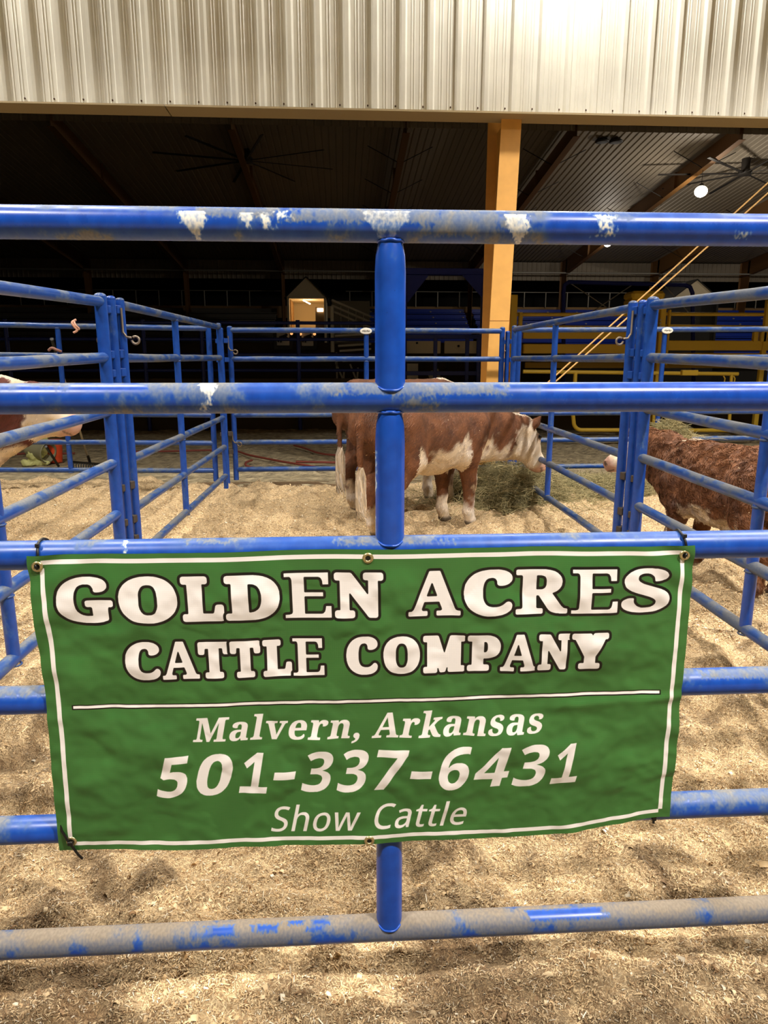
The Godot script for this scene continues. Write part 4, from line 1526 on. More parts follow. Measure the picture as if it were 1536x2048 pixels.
func build_entry(x: float, label: String, lit: bool) -> void:
	var o := thing("gabled_entry", label, "entry", Vector3(x, 0, -45))
	var fl := 3.35
	var hw := 1.15 if lit else 1.5
	var wm: Material = mats.cream_far if lit else mats.dark  # unlit entry: its darkness is put into the wall colour
	var g := MB.new()
	for z in [0.0, -0.12]:
		g.tri(Vector3(-hw - 0.1, 5.3, z), Vector3(hw + 0.1, 5.3, z), Vector3(0, 6.45, z), Vector3(0, 0, 1 if z == 0.0 else -1))
	g.quad(Vector3(-hw - 0.1, 5.3, 0), Vector3(hw + 0.1, 5.3, 0), Vector3(hw + 0.1, 5.3, -0.12), Vector3(-hw - 0.1, 5.3, -0.12), Vector3.DOWN)
	put("gable", g, mats.cream_far, o)
	for s in [-1.0, 1.0]:
		var r := MB.new()
		r.bar(Vector3(s * (hw + 0.2), 5.22, -2.0), Vector3(0, 6.5, -2.0), 4.1, 0.07, Vector3.BACK.cross(Vector3(-s * hw, 1.2, 0)).normalized() * -s)
		put("roof_slope", r, mats.dark, o)
	for s in [-1.0, 1.0]:
		var j := MB.new()
		j.box(Vector3(s * (hw - 0.02), (fl + 5.3) * 0.5 - 0.6, -2.0), Vector3(0.14, 5.3 - fl + 1.2, 4.0), Basis(), 0.01)
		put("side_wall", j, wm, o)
	var bs := MB.new()
	bs.box(Vector3(0, 1.6, -2.0), Vector3(hw * 2 + 0.2, 3.3, 3.8), Basis(), 0.01)
	put("base_wall", bs, mats.dark, o)
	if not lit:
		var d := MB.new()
		d.box(Vector3(0, 4.3, -0.4), Vector3(hw * 2, 2.2, 0.1), Basis(), 0.01)  # dark board standing in for the unlit opening
		put("dark_panel", d, mats.dark, o)
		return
	var b := MB.new()
	b.box(Vector3(0, (fl + 5.3) * 0.5, -4.0), Vector3(hw * 2, 5.3 - fl, 0.1), Basis(), 0.01)
	put("back_wall", b, mats.cream_far, o)
	var f := MB.new()
	f.box(Vector3(0, fl - 0.06, -2.0), Vector3(hw * 2, 0.12, 4.0), Basis(), 0.01)
	put("hall_floor", f, mats.cream_far, o)
	var c := MB.new()
	c.box(Vector3(0, 5.26, -2.0), Vector3(hw * 2, 0.08, 4.0), Basis(), 0.01)
	put("hall_ceiling", c, mats.cream_far, o)
	var fr := MB.new()
	fr.box(Vector3(hw - 0.35, (fl + 4.85) * 0.5, -0.2), Vector3(0.55, 1.25, 0.1), Basis(), 0.01)
	put("wall_return", fr, mats.tan_wall, o)
	for q in 3:
		var t := put("hall_lamp", tube_lamp(), mats.lamp_glow, o, Vector3(-0.18 + q * 0.16, 5.14 - q * 0.08, -0.7))
		t.rotation.z = -0.45
	var sgn := MB.new()
	sgn.box(Vector3(hw - 0.33, 4.56, -0.13), Vector3(0.36, 0.2, 0.05), Basis(), 0.01)
	put("lit_exit_sign", sgn, mats.lamp_glow, o)
	var bx := MB.new()
	bx.box(Vector3(0.42, 4.0, -3.9), Vector3(0.2, 0.17, 0.08), Basis(), 0.01)
	put("wall_box", bx, mats.black, o)
	for q in 4:
		var pl := MB.new()
		pl.box(Vector3(-hw + 0.12, (fl + 5.2) * 0.5, -0.5 - q * 0.85), Vector3(0.1, 5.2 - fl, 0.14), Basis(), 0.01)
		put("pilaster", pl, mats.tan_wall, o)
	var lt := OmniLight3D.new()
	lt.name = "hall_light"
	lt.position = Vector3(0.1, 4.85, -1.0)
	lt.light_energy = 0.9
	lt.light_color = Color(1.0, 0.84, 0.62)
	lt.light_size = 0.15
	lt.omni_range = 60.0
	lt.omni_attenuation = 2.0
	lt.shadow_enabled = true
	o.add_child(lt)

func tube_lamp() -> ArrayMesh:
	var m := MB.new()
	m.tube([Vector3(-0.07, 0, 0), Vector3(0.07, 0, 0)], [0.04], 8)
	return m.mesh()

# ---------------------------------------------------------------- lamps
func high_bay(label: String, at: Vector3, energy: float, hang: float, color := Color(1.0, 0.955, 0.88), group := "", globe := 0.0, cone := 0.0) -> void:
	var o := thing("high_bay_lamp", label, "lamp", at, 0.0, group)
	var d := MB.new()
	d.lathe(Vector3.ZERO, [Vector2(0.03, 0.34), Vector2(0.09, 0.32), Vector2(0.1, 0.16), Vector2(0.15, 0.12), Vector2(0.21, 0.0), Vector2(0.2, 0.0), Vector2(0.14, 0.1)], 24)
	put("shade", d, mats.dark_steel, o)
	var s := MB.new()
	s.tube([Vector3(0, 0.33, 0), Vector3(0, 0.33 + hang, 0)], [0.012], 8)
	put("stem", s, mats.dark_steel, o)
	if energy > 0.0:
		var g := MB.new()
		g.lathe(Vector3.ZERO, [Vector2(0.0, 0.012), Vector2(0.185, 0.012), Vector2(0.185, 0.03), Vector2(0.0, 0.03)], 24)
		if globe > 0.0:
			g = MB.new()
			g.ball(Vector3(0, -0.02, 0), Vector3(globe, globe * 0.85, globe), 20)  # ball made larger than the lens to stand in for glare
		put("lamp_glass", g, mats.lamp_glow, o)
		var l: Light3D
		if cone > 0.0:
			var sp := SpotLight3D.new()
			sp.spot_angle = cone
			sp.spot_angle_attenuation = 0.5
			sp.spot_range = 90.0
			sp.spot_attenuation = 2.0
			sp.rotation.x = -PI / 2
			l = sp
		else:
			var om := OmniLight3D.new()
			om.omni_range = 90.0
			om.omni_attenuation = 2.0
			l = om
		l.name = "lamp_light"
		l.position = Vector3(0, -0.03 - globe, 0)
		l.light_energy = energy
		l.light_color = color
		l.light_size = 0.19
		l.shadow_enabled = true
		o.add_child(l)

func twin_lamp(label: String, at: Vector3, hang: float, group: String) -> void:
	var o := thing("twin_floodlight", label, "lamp", at, 0.0, group)
	for s in [-1.0, 1.0]:
		var d := MB.new()
		d.lathe(Vector3(s * 0.32, 0, 0), [Vector2(0.0, 0.12), Vector2(0.2, 0.1), Vector2(0.3, 0.03), Vector2(0.31, -0.03), Vector2(0.22, -0.05), Vector2(0.0, -0.05)], 18)
		put("lamp_head", d, mats.dark_steel, o)
	var b := MB.new()
	b.tube([Vector3(-0.3, 0.1, 0), Vector3(-0.28, 0.34, 0), Vector3(0.28, 0.34, 0), Vector3(0.3, 0.1, 0)], [0.02], 8)
	b.tube([Vector3(0, 0.34, 0), Vector3(0, 0.34 + hang, 0)], [0.02], 8)
	put("yoke", b, mats.dark_steel, o)

func ceiling_fan(label: String, at: Vector3, r: float, phase: float, hang: float) -> void:
	var o := thing("ceiling_fan", label, "fan", at)
	var s := MB.new()
	s.tube([Vector3(0, 0.2, 0), Vector3(0, 1.0, 0), Vector3(0, hang, 0)], [0.1, 0.06, 0.05], 10)
	put("stem", s, mats.dark_steel, o)
	var h := MB.new()
	h.lathe(Vector3.ZERO, [Vector2(0, -0.3), Vector2(0.3, -0.28), Vector2(0.32, -0.1), Vector2(0.2, 0.0), Vector2(0.2, 0.55), Vector2(0.1, 0.6), Vector2(0, 0.6)], 16)
	put("motor", h, mats.dark_steel, o)
	for i in 8:
		var an := TAU * i / 8 + phase
		var d := Vector3(cos(an), 0, sin(an))
		var b := MB.new()
		b.bar(d * 0.25 + Vector3(0, -0.2, 0), d * r + Vector3(0, -0.22, 0), 0.13, 0.03, (Vector3.UP + d.cross(Vector3.UP) * 0.2).normalized())
		put("blade", b, mats.dark_steel, o)
	for i in 4:
		var an := TAU * i / 4 + 0.3
		var w := MB.new()
		w.tube([Vector3(cos(an) * 0.1, 0.7, sin(an) * 0.1), Vector3(cos(an) * 2.4, hang, sin(an) * 2.4)], [0.012], 6)
		put("guy_wire", w, mats.dark_steel, o)

# ---------------------------------------------------------------- arena fittings
func pipe_between(px0: float, py0: float, px1: float, py1: float, z: float, r: float, mat: Material, called: String, parent: Node3D) -> void:
	var m := MB.new()
	m.tube([atz(px0, py0, z), atz(px1, py1, z)], [r], 12)
	put(called, m, mat, parent)

func slab_between(px0: float, py0: float, px1: float, py1: float, z: float, deep: float, mat: Material, called: String, parent: Node3D) -> void:
	var a := atz(px0, py0, z)
	var b := atz(px1, py1, z)
	var m := MB.new()
	m.box((a + b) * 0.5, Vector3(absf(b.x - a.x), absf(b.y - a.y), deep), Basis(), 0.012)
	put(called, m, mat, parent)

func build_far_fence() -> void:
	var z := -16.0
	var o := thing("arena_fence", "dark blue pipe fence round the arena, behind the left half of the pens", "fence")
	for y in [2.3, 1.95, 1.62, 1.28]:
		var m := MB.new()
		m.tube([Vector3(-14, y, z), Vector3(0.86, y, z)], [0.036], 12)
		put("rail", m, mats.blue_far, o)
	for x in [-13.0, -10.1, -7.2, -4.3, -3.05, -0.95]:
		var m := MB.new()
		m.tube([Vector3(x, -0.1, z), Vector3(x, 2.36, z)], [0.045], 12)
		put("post", m, mats.blue_far, o)
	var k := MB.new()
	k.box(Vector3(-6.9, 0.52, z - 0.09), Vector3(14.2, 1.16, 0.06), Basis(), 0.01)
	put("shade_board", k, mats.dark_brown, o)  # dark sheet standing in for the shadow on the dirt beyond
	# gate frames to its right
	var g := thing("arena_gate", "dark blue gate with square tube frame, seen between the front post and the yellow column", "gate")
	var zz := -15.6
	for p in [[0.5, 2.0, 1.9], [0.5, 1.22, 1.22], [0.5, 0.75, 0.75], [0.5, 0.2, 0.2]]:
		var m := MB.new()
		m.bar(Vector3(0.9, p[1], zz), Vector3(3.05, p[1], zz), 0.07, 0.09)
		put("bar", m, mats.blue_far, g)
	for x in [0.95, 2.05, 2.75, 3.0]:
		var m := MB.new()
		m.bar(Vector3(x, -0.05, zz), Vector3(x, 2.05, zz), 0.08, 0.08)
		put("upright", m, mats.blue_far, g)
	var w := thing("white_panel", "two pale grey boards behind the blue arena gate", "panel")
	for p in [[812, 682, 881, 707], [889, 682, 958, 707]]:
		slab_between(p[0], p[1], p[2], p[3], -16.6, 0.05, mats.cream_far, "board", w)
		for q in [p[0] + 6, p[2] - 6]:
			var e := atz(q, p[3], -16.63)
			var m := MB.new()
			m.bar(Vector3(e.x, -0.05, e.z), e + Vector3(0, 0.1, 0), 0.05, 0.05)
			put("stake", m, mats.dark_steel, w)
	for p in [[822, 684], [905, 690]]:
		slab_between(p[0] + 10, p[1], p[0] + 14, p[1] + 4, -16.55, 0.05, mats.black, "bolt", w)
	var ch := thing("sheet_chute", "small pale grey sheet-metal chute low behind the arena gate", "chute")
	for p in [[814, 727, 836, 765, 0.0], [858, 740, 880, 766, 0.3]]:
		var a := atz(p[0], p[1], -16.2)
		var b := atz(p[2], p[3], -16.2)
		var m := MB.new()
		m.box((a + b) * 0.5, Vector3(b.x - a.x, a.y - b.y, 0.03), Basis(Vector3.BACK, p[4]), 0.004)
		put("sheet", m, mats.pale_steel, ch)
		m = MB.new()
		m.bar(Vector3((a.x + b.x) * 0.5, -0.05, -16.25), Vector3((a.x + b.x) * 0.5, a.y - 0.1, -16.22), 0.05, 0.05)
		put("leg", m, mats.dark_steel, ch)
	# gantry over the gate
	var q := thing("blue_gantry", "dark blue overhead gantry with triangular knee plates left of the yellow column", "gantry")
	slab_between(798, 537, 968, 551, -16.4, 0.25, mats.blue_deep, "header", q)
	for s in [0, 1]:
		var pts := [[812, 550], [858, 550], [815, 606]] if s == 0 else [[966, 550], [924, 550], [964, 596]]
		var m := MB.new()
		for zz2 in [-16.3, -16.5]:
			m.tri(atz(pts[0][0], pts[0][1], zz2), atz(pts[1][0], pts[1][1], zz2), atz(pts[2][0], pts[2][1], zz2), Vector3(0, 0, 1 if zz2 > -16.4 else -1))
		m.quad(atz(pts[1][0], pts[1][1], -16.3), atz(pts[2][0], pts[2][1], -16.3), atz(pts[2][0], pts[2][1], -16.5), atz(pts[1][0], pts[1][1], -16.5), Vector3(1 if s == 0 else -1, -0.5, 0).normalized())
		put("knee_plate", m, mats.blue_deep, q)
		var p := MB.new()
		var b: Vector3 = atz(pts[0][0], pts[0][1], -16.4)
		p.box(Vector3(b.x - (0.04 if s == 0 else -0.04), b.y * 0.5, -16.4), Vector3(0.12, b.y, 0.2), Basis(), 0.01)
		put("leg", p, mats.blue_deep, q)

func build_stand() -> void:
	# the aluminium stand seen end on
	var z := -18.0
	var o := thing("aluminium_stand", "grey aluminium grandstand end with handrail and stepped planks, left of the front post", "bleachers")
	slab_between(660, 612, 669, 705, z, 0.12, mats.alu, "corner_post", o)
	for i in 3:
		var m := MB.new()
		m.bar(atz(663, 600 + i * 11, z), atz(742, 634 + i * 11, z - 0.6), 0.06, 0.05)
		put("hand_rail", m, mats.alu, o)
	for i in 4:
		slab_between(681 + i * 15, 612 + i * 5, 683 + i * 15, 668, z - 0.3, 0.06, mats.alu, "baluster", o)
	for i in 6:
		var y := 672.0 + i * 10.0
		var m := MB.new()
		m.bar(atz(670 + i * 3, y, z + 0.1 * i), atz(742, y - 4, z + 0.1 * i), 0.28, 0.05)
		put("plank", m, mats.alu, o)
	var sd := MB.new()
	sd.box(atz(702, 645, z - 1.2), Vector3(1.0, 1.1, 0.05), Basis(), 0.01)
	put("end_sheet", sd, mats.alu_dark, o)
	for p in [[671, 724, 690, 768], [700, 728, 716, 768], [688, 740, 686, 790], [716, 735, 712, 790], [690, 768, 676, 800], [673, 705, 676, 846], [730, 705, 728, 846]]:
		var m := MB.new()
		m.bar(atz(p[0], p[1], z), atz(p[2], p[3], z), 0.045, 0.045)
		put("strut", m, mats.alu, o)
	# framed notices hung on the arena wall below the entry
	for p in [[553, 664, 579, 691, "left framed"], [603, 664, 627, 692, "right framed"]]:
		var s := thing("wall_notice", "%s white notice with a dark animal emblem beneath the lit entry" % p[4], "sign")
		slab_between(p[0] - 7, p[1] - 3, p[2] + 7, p[3] + 9, -22.0, 0.05, mats.black, "board", s)
		slab_between(p[0], p[1], p[2], p[3], -21.95, 0.03, mats.notice, "sheet", s)
		var cx: float = (p[0] + p[2]) * 0.5
		var m := MB.new()
		# a leaping animal, in plain strokes
		for q in [[-7, -2, 5, -6, 0.05], [5, -6, 8, -10, 0.035], [-7, -2, -10, 6, 0.025], [-5, -2, -4, 7, 0.022], [3, -5, 7, 2, 0.022], [5, -5, 10, -1, 0.02]]:
			m.tube([atz(cx + q[0], 678 + q[1], -21.9), atz(cx + q[2], 678 + q[3], -21.9)], [q[4]], 8)
		put("emblem", m, mats.black, s)
	var k := 0
	for p in [[583, 667], [596, 668], [601, 668], [629, 668]]:
		var m := MB.new()
		m.ball(Vector3.ZERO, Vector3(0.045, 0.045, 0.045), 12)
		var g := thing("wall_globe", "warm globe lamp under the entry, %s" % ["leftmost of four", "second from left", "third from left", "rightmost of four"][k], "lamp", atz(p[0], p[1], -21.8))
		put("globe", m, mats.globe, g)
		var b := MB.new()
		b.tube([Vector3(0, 0, -0.02), Vector3(0, -0.08, -0.1), Vector3(0, -0.1, -0.18)], [0.012], 8)
		put("bracket", b, mats.dark_steel, g)
		k += 1
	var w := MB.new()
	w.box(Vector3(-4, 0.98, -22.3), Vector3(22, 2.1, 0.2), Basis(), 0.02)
	tag(put("arena_wall", w, mats.dark_brown), "low dark wall on the far side of the arena track, under the entry", "wall")

func build_yellow() -> void:
	var z := -13.2
	var y: Material = mats.yellow_chute
	var o := thing("yellow_chute", "olive-yellow steel roping chute of rails, beams and bent pipe behind the right pens", "cattle chute")
	for r in [[1030, 629, 1264, 629, 7], [1322, 628, 1540, 629, 7], [1030, 655, 1262, 657, 10], [1330, 651, 1545, 654, 5]]:
		pipe_between(r[0], r[1], r[2], r[3], z, r[4] * 0.5 / 1400.0 * 13.6, y, "rail", o)
	for r in [[1046, 688, 1308, 707, 0.14], [1322, 681, 1548, 701, 0.14], [1046, 712, 1308, 721, 0.06], [1322, 706, 1548, 713, 0.06], [1046, 664, 1300, 678, 0.04]]:
		slab_between(r[0], r[1], r[2], r[3], z, r[4], y, "beam", o)
	slab_between(1050, 724, 1300, 736, z - 0.5, 0.04, mats.yellow_dull, "sheet", o)
	slab_between(1330, 718, 1545, 736, z - 0.5, 0.04, mats.yellow_dull, "sheet", o)
	for r in [[1021, 590, 1034, 768], [1037, 625, 1044, 768], [1308, 606, 1316, 768], [1320, 606, 1331, 768], [1336, 620, 1340, 730], [1531, 600, 1540, 768], [1505, 664, 1514, 684], [1519, 664, 1530, 684]]:
		var a := atz(r[0], r[1], z + 0.02)
		var b := atz(r[2], r[1], z + 0.02)
		var m := MB.new()
		var bot := maxf(atz(r[0], r[3], z).y, 0.0) if r[3] < 768 else 0.0
		m.box(Vector3((a.x + b.x) * 0.5, (a.y + bot) * 0.5, z + 0.05), Vector3(b.x - a.x, a.y - bot, 0.09), Basis(), 0.008)
		put("post", m, y, o)
	# hopper-shaped head over the double post
	var a := atz(1262, 582, z)
	var b := atz(1328, 600, z)
	var h := MB.new()
	h.box(Vector3((a.x + b.x) * 0.5, (a.y + b.y) * 0.5, z - 0.15), Vector3(b.x - a.x, a.y - b.y, 0.45), Basis(), 0.05)
	h.box(Vector3((a.x + b.x) * 0.5 - 0.02, b.y - 0.1, z - 0.15), Vector3((b.x - a.x) * 0.92, 0.24, 0.4), Basis(), 0.03)
	put("head_box", h, y, o)
	for i in 6:
		var m := MB.new()
		m.ball(atz(1310 + (i % 2) * 11, 640 + (i / 2) * 6, z + 0.11), Vector3(0.02, 0.02, 0.01), 8)
		put("bolt", m, mats.pale_steel, o)
	# the low bent pipe with its legs
	pipe_between(1046, 743, 1476, 748, z + 0.6, 0.034, y, "low_pipe", o)
	slab_between(1363, 740, 1394, 751, z + 0.66, 0.1, y, "sleeve", o)
	var path := []
	path.append(atz(1151, 745, z + 0.6))
	path.append(atz(1146, 830, z + 0.6))
	for t in 7:
		var an := PI * 0.5 * t / 6.0
		var c := atz(1164, 843, z + 0.6)
		path.append(c + Vector3(-cos(an) * 0.155, -sin(an) * 0.155, 0))
	path.append(atz(1545, 861, z + 0.6))
	var m2 := MB.new()
	m2.tube(path, [0.036], 12)
	put("bent_pipe", m2, y, o)
	pipe_between(1463, 748, 1458, 858, z + 0.6, 0.03, y, "leg", o)
	for p in [[1450, 752], [1470, 752], [1300, 756]]:
		var q := MB.new()
		q.tube([atz(p[0] - 3, p[1], z + 0.64), atz(p[0], p[1] + 5, z + 0.66), atz(p[0] - 2, p[1] + 14, z + 0.64)], [0.012], 8)
		put("hook", q, y, o)
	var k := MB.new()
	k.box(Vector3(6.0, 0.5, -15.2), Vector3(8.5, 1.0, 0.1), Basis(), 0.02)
	put("shade_board", k, mats.dark_brown, o)  # another dark sheet painted in place of shadowed dirt
	# tall blue arch behind it
	var f := thing("blue_arch", "tall dark blue pipe arch with crossed cables behind the yellow chute", "frame")
	var ap := []
	for p in [[1127, 860], [1127, 585], [1129, 570], [1138, 564], [1370, 570], [1380, 574], [1385, 586], [1388, 860]]:
		ap.append(atz(p[0], p[1], -19.0))
	var am := MB.new()
	am.tube(ap, [0.055], 12)
	put("arch_pipe", am, mats.blue_deep, f)
	for p in [[1140, 566, 1250, 640], [1270, 566, 1160, 640], [1330, 572, 1390, 640]]:
		pipe_between(p[0], p[1], p[2], p[3], -19.0, 0.014, mats.pale_steel, "cable", f)

func soft(pts: Array) -> Array:
	var cv := Curve3D.new()
	for q in pts.size():
		var d: Vector3 = (pts[mini(q + 1, pts.size() - 1)] - pts[maxi(q - 1, 0)]) / 5.0
		cv.add_point(pts[q], -d, d)
	cv.bake_interval = 0.008
	return Array(cv.get_baked_points())

func build_small() -> void:
	# rake leaning on the left back fence
	var o := thing("bow_rake", "rake with a black grip and pale handle leaning behind the left back fence", "rake")
	var a := Vector3(-3.42, 1.74, -8.75)
	var b := aty(176, 915, 0.03)
	var m := MB.new()
	m.tube([a, a.lerp(b, 0.22)], [0.021], 12)
	put("grip", m, mats.black, o)
	m = MB.new()
	m.tube([a.lerp(b, 0.2), b], [0.0155], 12)
	put("handle", m, mats.pale_handle, o)
	var hd := MB.new()
	var l := aty(146, 924, 0.06)
	var r := aty(216, 930, 0.06)
	hd.bar(l, r, 0.035, 0.03)
	hd.tube([b + Vector3(0, 0.02, 0), l.lerp(r, 0.5)], [0.02], 10)
	put("head", hd, mats.black, o)
	for i in 14:
		var t := MB.new()
		var p := l.lerp(r, (i + 0.5) / 14.0)
		t.tube([p, p + Vector3(0, -0.03, 0.03), p + Vector3(0, -0.1, 0.04)], [0.011, 0.009, 0.004], 8)
		put("tine", t, mats.black, o)
	# orange bucket
	var bp := aty(111, 921, 0.0)
	var w := 0.125
	var k := thing("orange_bucket", "orange plastic bucket on the dirt behind the left back fence", "bucket", Vector3(bp.x, -0.03, bp.z))
	var bm := MB.new()
	bm.lathe(Vector3.ZERO, [Vector2(0.0, 0.0), Vector2(w * 0.78, 0.0), Vector2(w * 0.8, 0.02), Vector2(w, 0.34), Vector2(w * 1.06, 0.34), Vector2(w * 1.06, 0.3)], 28)
	bm.lathe(Vector3.ZERO, [Vector2(w * 1.04, 0.345), Vector2(w * 0.97, 0.34), Vector2(w * 0.78, 0.03), Vector2(0, 0.03)], 28)
	put("pail", bm, mats.orange, k)
	var rm := MB.new()
	rm.ring(Vector3(0, 0.325, 0), Vector3.UP, w * 1.04, 0.012, 28, 8)
	put("rim", rm, mats.orange, k)
	var hm := MB.new()
	hm.ring(Vector3(0, 0.3, 0), Vector3(0.2, 0.3, 1), w * 1.06, 0.006, 20, 6, 0.0, PI)
	put("bail", hm, mats.steel, k)
	# grey tub and crumpled yellow-green sack
	var tp := atz(80, 901, -10.7)
	var tub := thing("grey_tub", "grey plastic tub tipped on its side beside the orange bucket", "tub", tp)
	var tm := MB.new()
	var tb := Basis(Vector3.BACK, -1.75) * Basis(Vector3.RIGHT, 0.35)
	tm.lathe(Vector3.ZERO, [Vector2(0, -0.2), Vector2(0.1, -0.2), Vector2(0.12, -0.18), Vector2(0.145, 0.15), Vector2(0.16, 0.16), Vector2(0.16, 0.14)], 22, tb)
	tm.lathe(Vector3.ZERO, [Vector2(0.15, 0.155), Vector2(0.11, -0.16), Vector2(0, -0.16)], 22, tb)
	put("tub_wall", tm, mats.grey_plastic, tub)
	var sp := atz(78, 935, -10.75)
	var sk := thing("feed_sack", "crumpled yellow-green plastic sack bunched round the grey tub", "sack", Vector3(sp.x, 0, -10.75))
	var sm := Body.new(Vector3(-0.4, -0.1, -0.4), Vector3(0.4, 0.75, 0.4), 0.018)
	var up := atz(77, 878, -10.85).y
	sm.bone(Vector3(-0.03, up - 0.03, -0.1), Vector3(0.03, up - 0.01, -0.1), 0.1, 0.1, 0.04)
	sm.bone(Vector3(0.0, up - 0.05, -0.12), Vector3(0.12, up - 0.2, -0.14), 0.06, 0.06, 0.04)
	sm.bone(Vector3(0.1, up - 0.2, -0.14), Vector3(0.0, 0.1, -0.12), 0.05, 0.07, 0.04)
	sm.bone(Vector3(-0.02, 0.12, 0.06), Vector3(0.07, 0.16, 0.05), 0.1, 0.09, 0.04)
	sm.bone(Vector3(-0.15, 0.0, 0.1), Vector3(0.16, 0.0, 0.1), 0.05, 0.04, 0.04)
	put("sheet", sm.nets(func(_p, _g): return Color.WHITE, noise(4, 11.0, 3), 0.035), mats.sack, sk)
	var st := MB.new()
	st.tube([aty(92, 893, 0.35), aty(117, 932, 0.0)], [0.018], 10)
	tag(put("black_stick", st, mats.black), "short black stick leaning between the grey tub and the orange bucket", "stick")
	# hoses on the dirt
	var hoses := [[[240, 905], [330, 904], [455, 902], [500, 912], [560, 924], [610, 932], [650, 940]], [[588, 892], [610, 898], [635, 907], [660, 911], [690, 912]], [[592, 925], [640, 926], [690, 927]], [[504, 922], [492, 927], [494, 934], [515, 938], [560, 939]], [[20, 911], [60, 908], [100, 909], [150, 908]]]
	var hl := ["long dark red hose snaking across the dirt behind the back fence", "dark red hose piece curving in from behind the lower rail, nearest the cattle", "faint dark red hose piece beside the cattle's legs", "loop of dark red hose end under the lowest back rail", "dark red hose piece behind the left cow's throat"]
	for i in hoses.size():
		var path := []
		for p in hoses[i]:
			path.append(aty(p[0], p[1], 0.0) + Vector3(0, 0.012, 0))
		var cv := Curve3D.new()
		for q in path.size():
			var d: Vector3 = (path[min(q + 1, path.size() - 1)] - path[max(q - 1, 0)]) / 6.0
			cv.add_point(path[q], -d, d)
		cv.bake_interval = 0.12
		var hm2 := MB.new()
		hm2.tube(Array(cv.get_baked_points()), [0.017], 8)
		tag(put("hose", hm2, mats.hose), hl[i], "hose")
	# rags and plates on the back fence
	var rp := atz(151, 651, -7.93)
	var rg := thing("twine_knot", "scrap of pink twine knotted on the left back fence's top rail", "twine", rp)
	var r1 := MB.new()
	r1.tube(soft([Vector3(0.01, 0.06, 0.0), Vector3(-0.02, 0.03, 0.035), Vector3(0.0, -0.01, 0.04), Vector3(0.025, -0.05, 0.035), Vector3(-0.015, -0.075, 0.03)]), [0.012], 8)
	r1.tube(soft([Vector3(-0.01, 0.05, 0.01), Vector3(0.02, 0.0, 0.045), Vector3(0.045, -0.03, 0.035), Vector3(0.04, -0.045, 0.03)]), [0.01], 8)
	put("knot", r1, mats.twine, rg)
	var r2 := thing("twine_knot", "brown scrap of twine where the rake rests on the left back fence's second rail", "twine", atz(109, 701, -7.92))
	var r3 := MB.new()
	r3.tube(soft([Vector3(-0.05, 0.0, 0.03), Vector3(-0.01, 0.025, 0.04), Vector3(0.04, 0.005, 0.03), Vector3(0.07, -0.01, 0.0)]), [0.014], 8)
	put("knot", r3, mats.twine_brown, r2)
	for p in [[732, 662, "back fence just left of the front post"], [1335, 661, "back fence of the right pen"]]:
		var t := thing("oval_tag", "white oval tag on the %s" % p[2], "tag", atz(p[0], p[1], -7.945))
		var pm := MB.new()
		pm.lathe(Vector3.ZERO, [Vector2(0, 0.006), Vector2(0.03, 0.006), Vector2(0.034, 0.003), Vector2(0.035, -0.004)], 24, Basis(Vector3.RIGHT, PI / 2), 1.9)
		put("plate", pm, mats.white, t)
		var tx := MB.new()
		for q in 7:
			tx.box(Vector3(-0.036 + q * 0.012, 0.002 * sin(q * 2.0), 0.007), Vector3(0.007, 0.012 + 0.003 * (q % 3), 0.001), Basis(Vector3.BACK, 0.2 * sin(q * 3.0)), 0.0)
		put("print", tx, mats.dark_steel, t)
	# hay on the pen floors
	hay("hay_pile", "heap of grey-green hay in the corner of the middle pen under the calf's chin", atz(1010, 985, -7.0), Vector3(0.62, 0.36, 0.42), 9000, 5)
	hay("hay_pile", "loose grey-green hay scattered at the back of the right pen", Vector3(2.75, 0.06, -7.55), Vector3(0.85, 0.16, 0.5), 6000, 6)
	hay("hay_pile", "tuft of pale hay hanging on the right back fence behind the woolly calf", atz(1336, 876, -7.8), Vector3(0.2, 0.2, 0.12), 1300, 7)

func hay(called: String, label: String, at: Vector3, size: Vector3, n: int, sd: int) -> void:
	var o := thing(called, label, "hay", Vector3(at.x, minf(at.y, 0.09) if size.y > 0.3 or size.y < 0.18 else at.y, at.z))
	var r := RandomNumberGenerator.new()
	r.seed = sd
	var b := Body.new(-size * 1.3, size * 1.3, 0.035)
	b.bone(Vector3(-size.x * 0.4, -0.02, 0), Vector3(size.x * 0.4, -0.02, 0), size.y * 0.85, size.y * 0.8, 0.05, size.z / size.y)
	put("core", b.nets(func(_p, _g): return Color.WHITE, noise(sd, 6.0, 3), 0.09), mats.hay_core, o)
	var st := MB.new()
	st.tube([Vector3(-0.5, 0, 0), Vector3(-0.2, 0.05, 0.02), Vector3(0.15, 0.045, -0.02), Vector3(0.5, -0.03, 0.03)], [0.009, 0.011, 0.009, 0.004], 4, false)
	var tr := []
	var cl := []
	for i in n:
		var d := Vector3(r.randfn(), absf(r.randfn()) * 0.9, r.randfn()).normalized()
		var k := r.randf_range(0.75, 1.08)
		var p := d * size * k
		if r.randf() < 0.22:
			p = Vector3(r.randfn() * size.x * 0.85, r.randf_range(0.0, 0.03), r.randfn() * size.z * 0.9)
		var q := Basis(Vector3(r.randfn(), r.randfn(), r.randfn()).normalized(), r.randf() * TAU)
		if r.randf() < 0.7:
			q = Basis(Vector3.UP, r.randf() * TAU) * Basis(Vector3.BACK, r.randfn() * 0.45)
		var s := r.randf_range(0.09, 0.24)
		tr.append(Transform3D(q.scaled(Vector3(s, s, s)), p))
		var c := lin(170, 158, 116).lerp(lin(118, 112, 76), r.randf())
		if r.randf() < 0.2:
			c = lin(196, 180, 132)
		cl.append(c)
	scatter("hay_strands", st.mesh(), mats.chip, tr, cl, o)

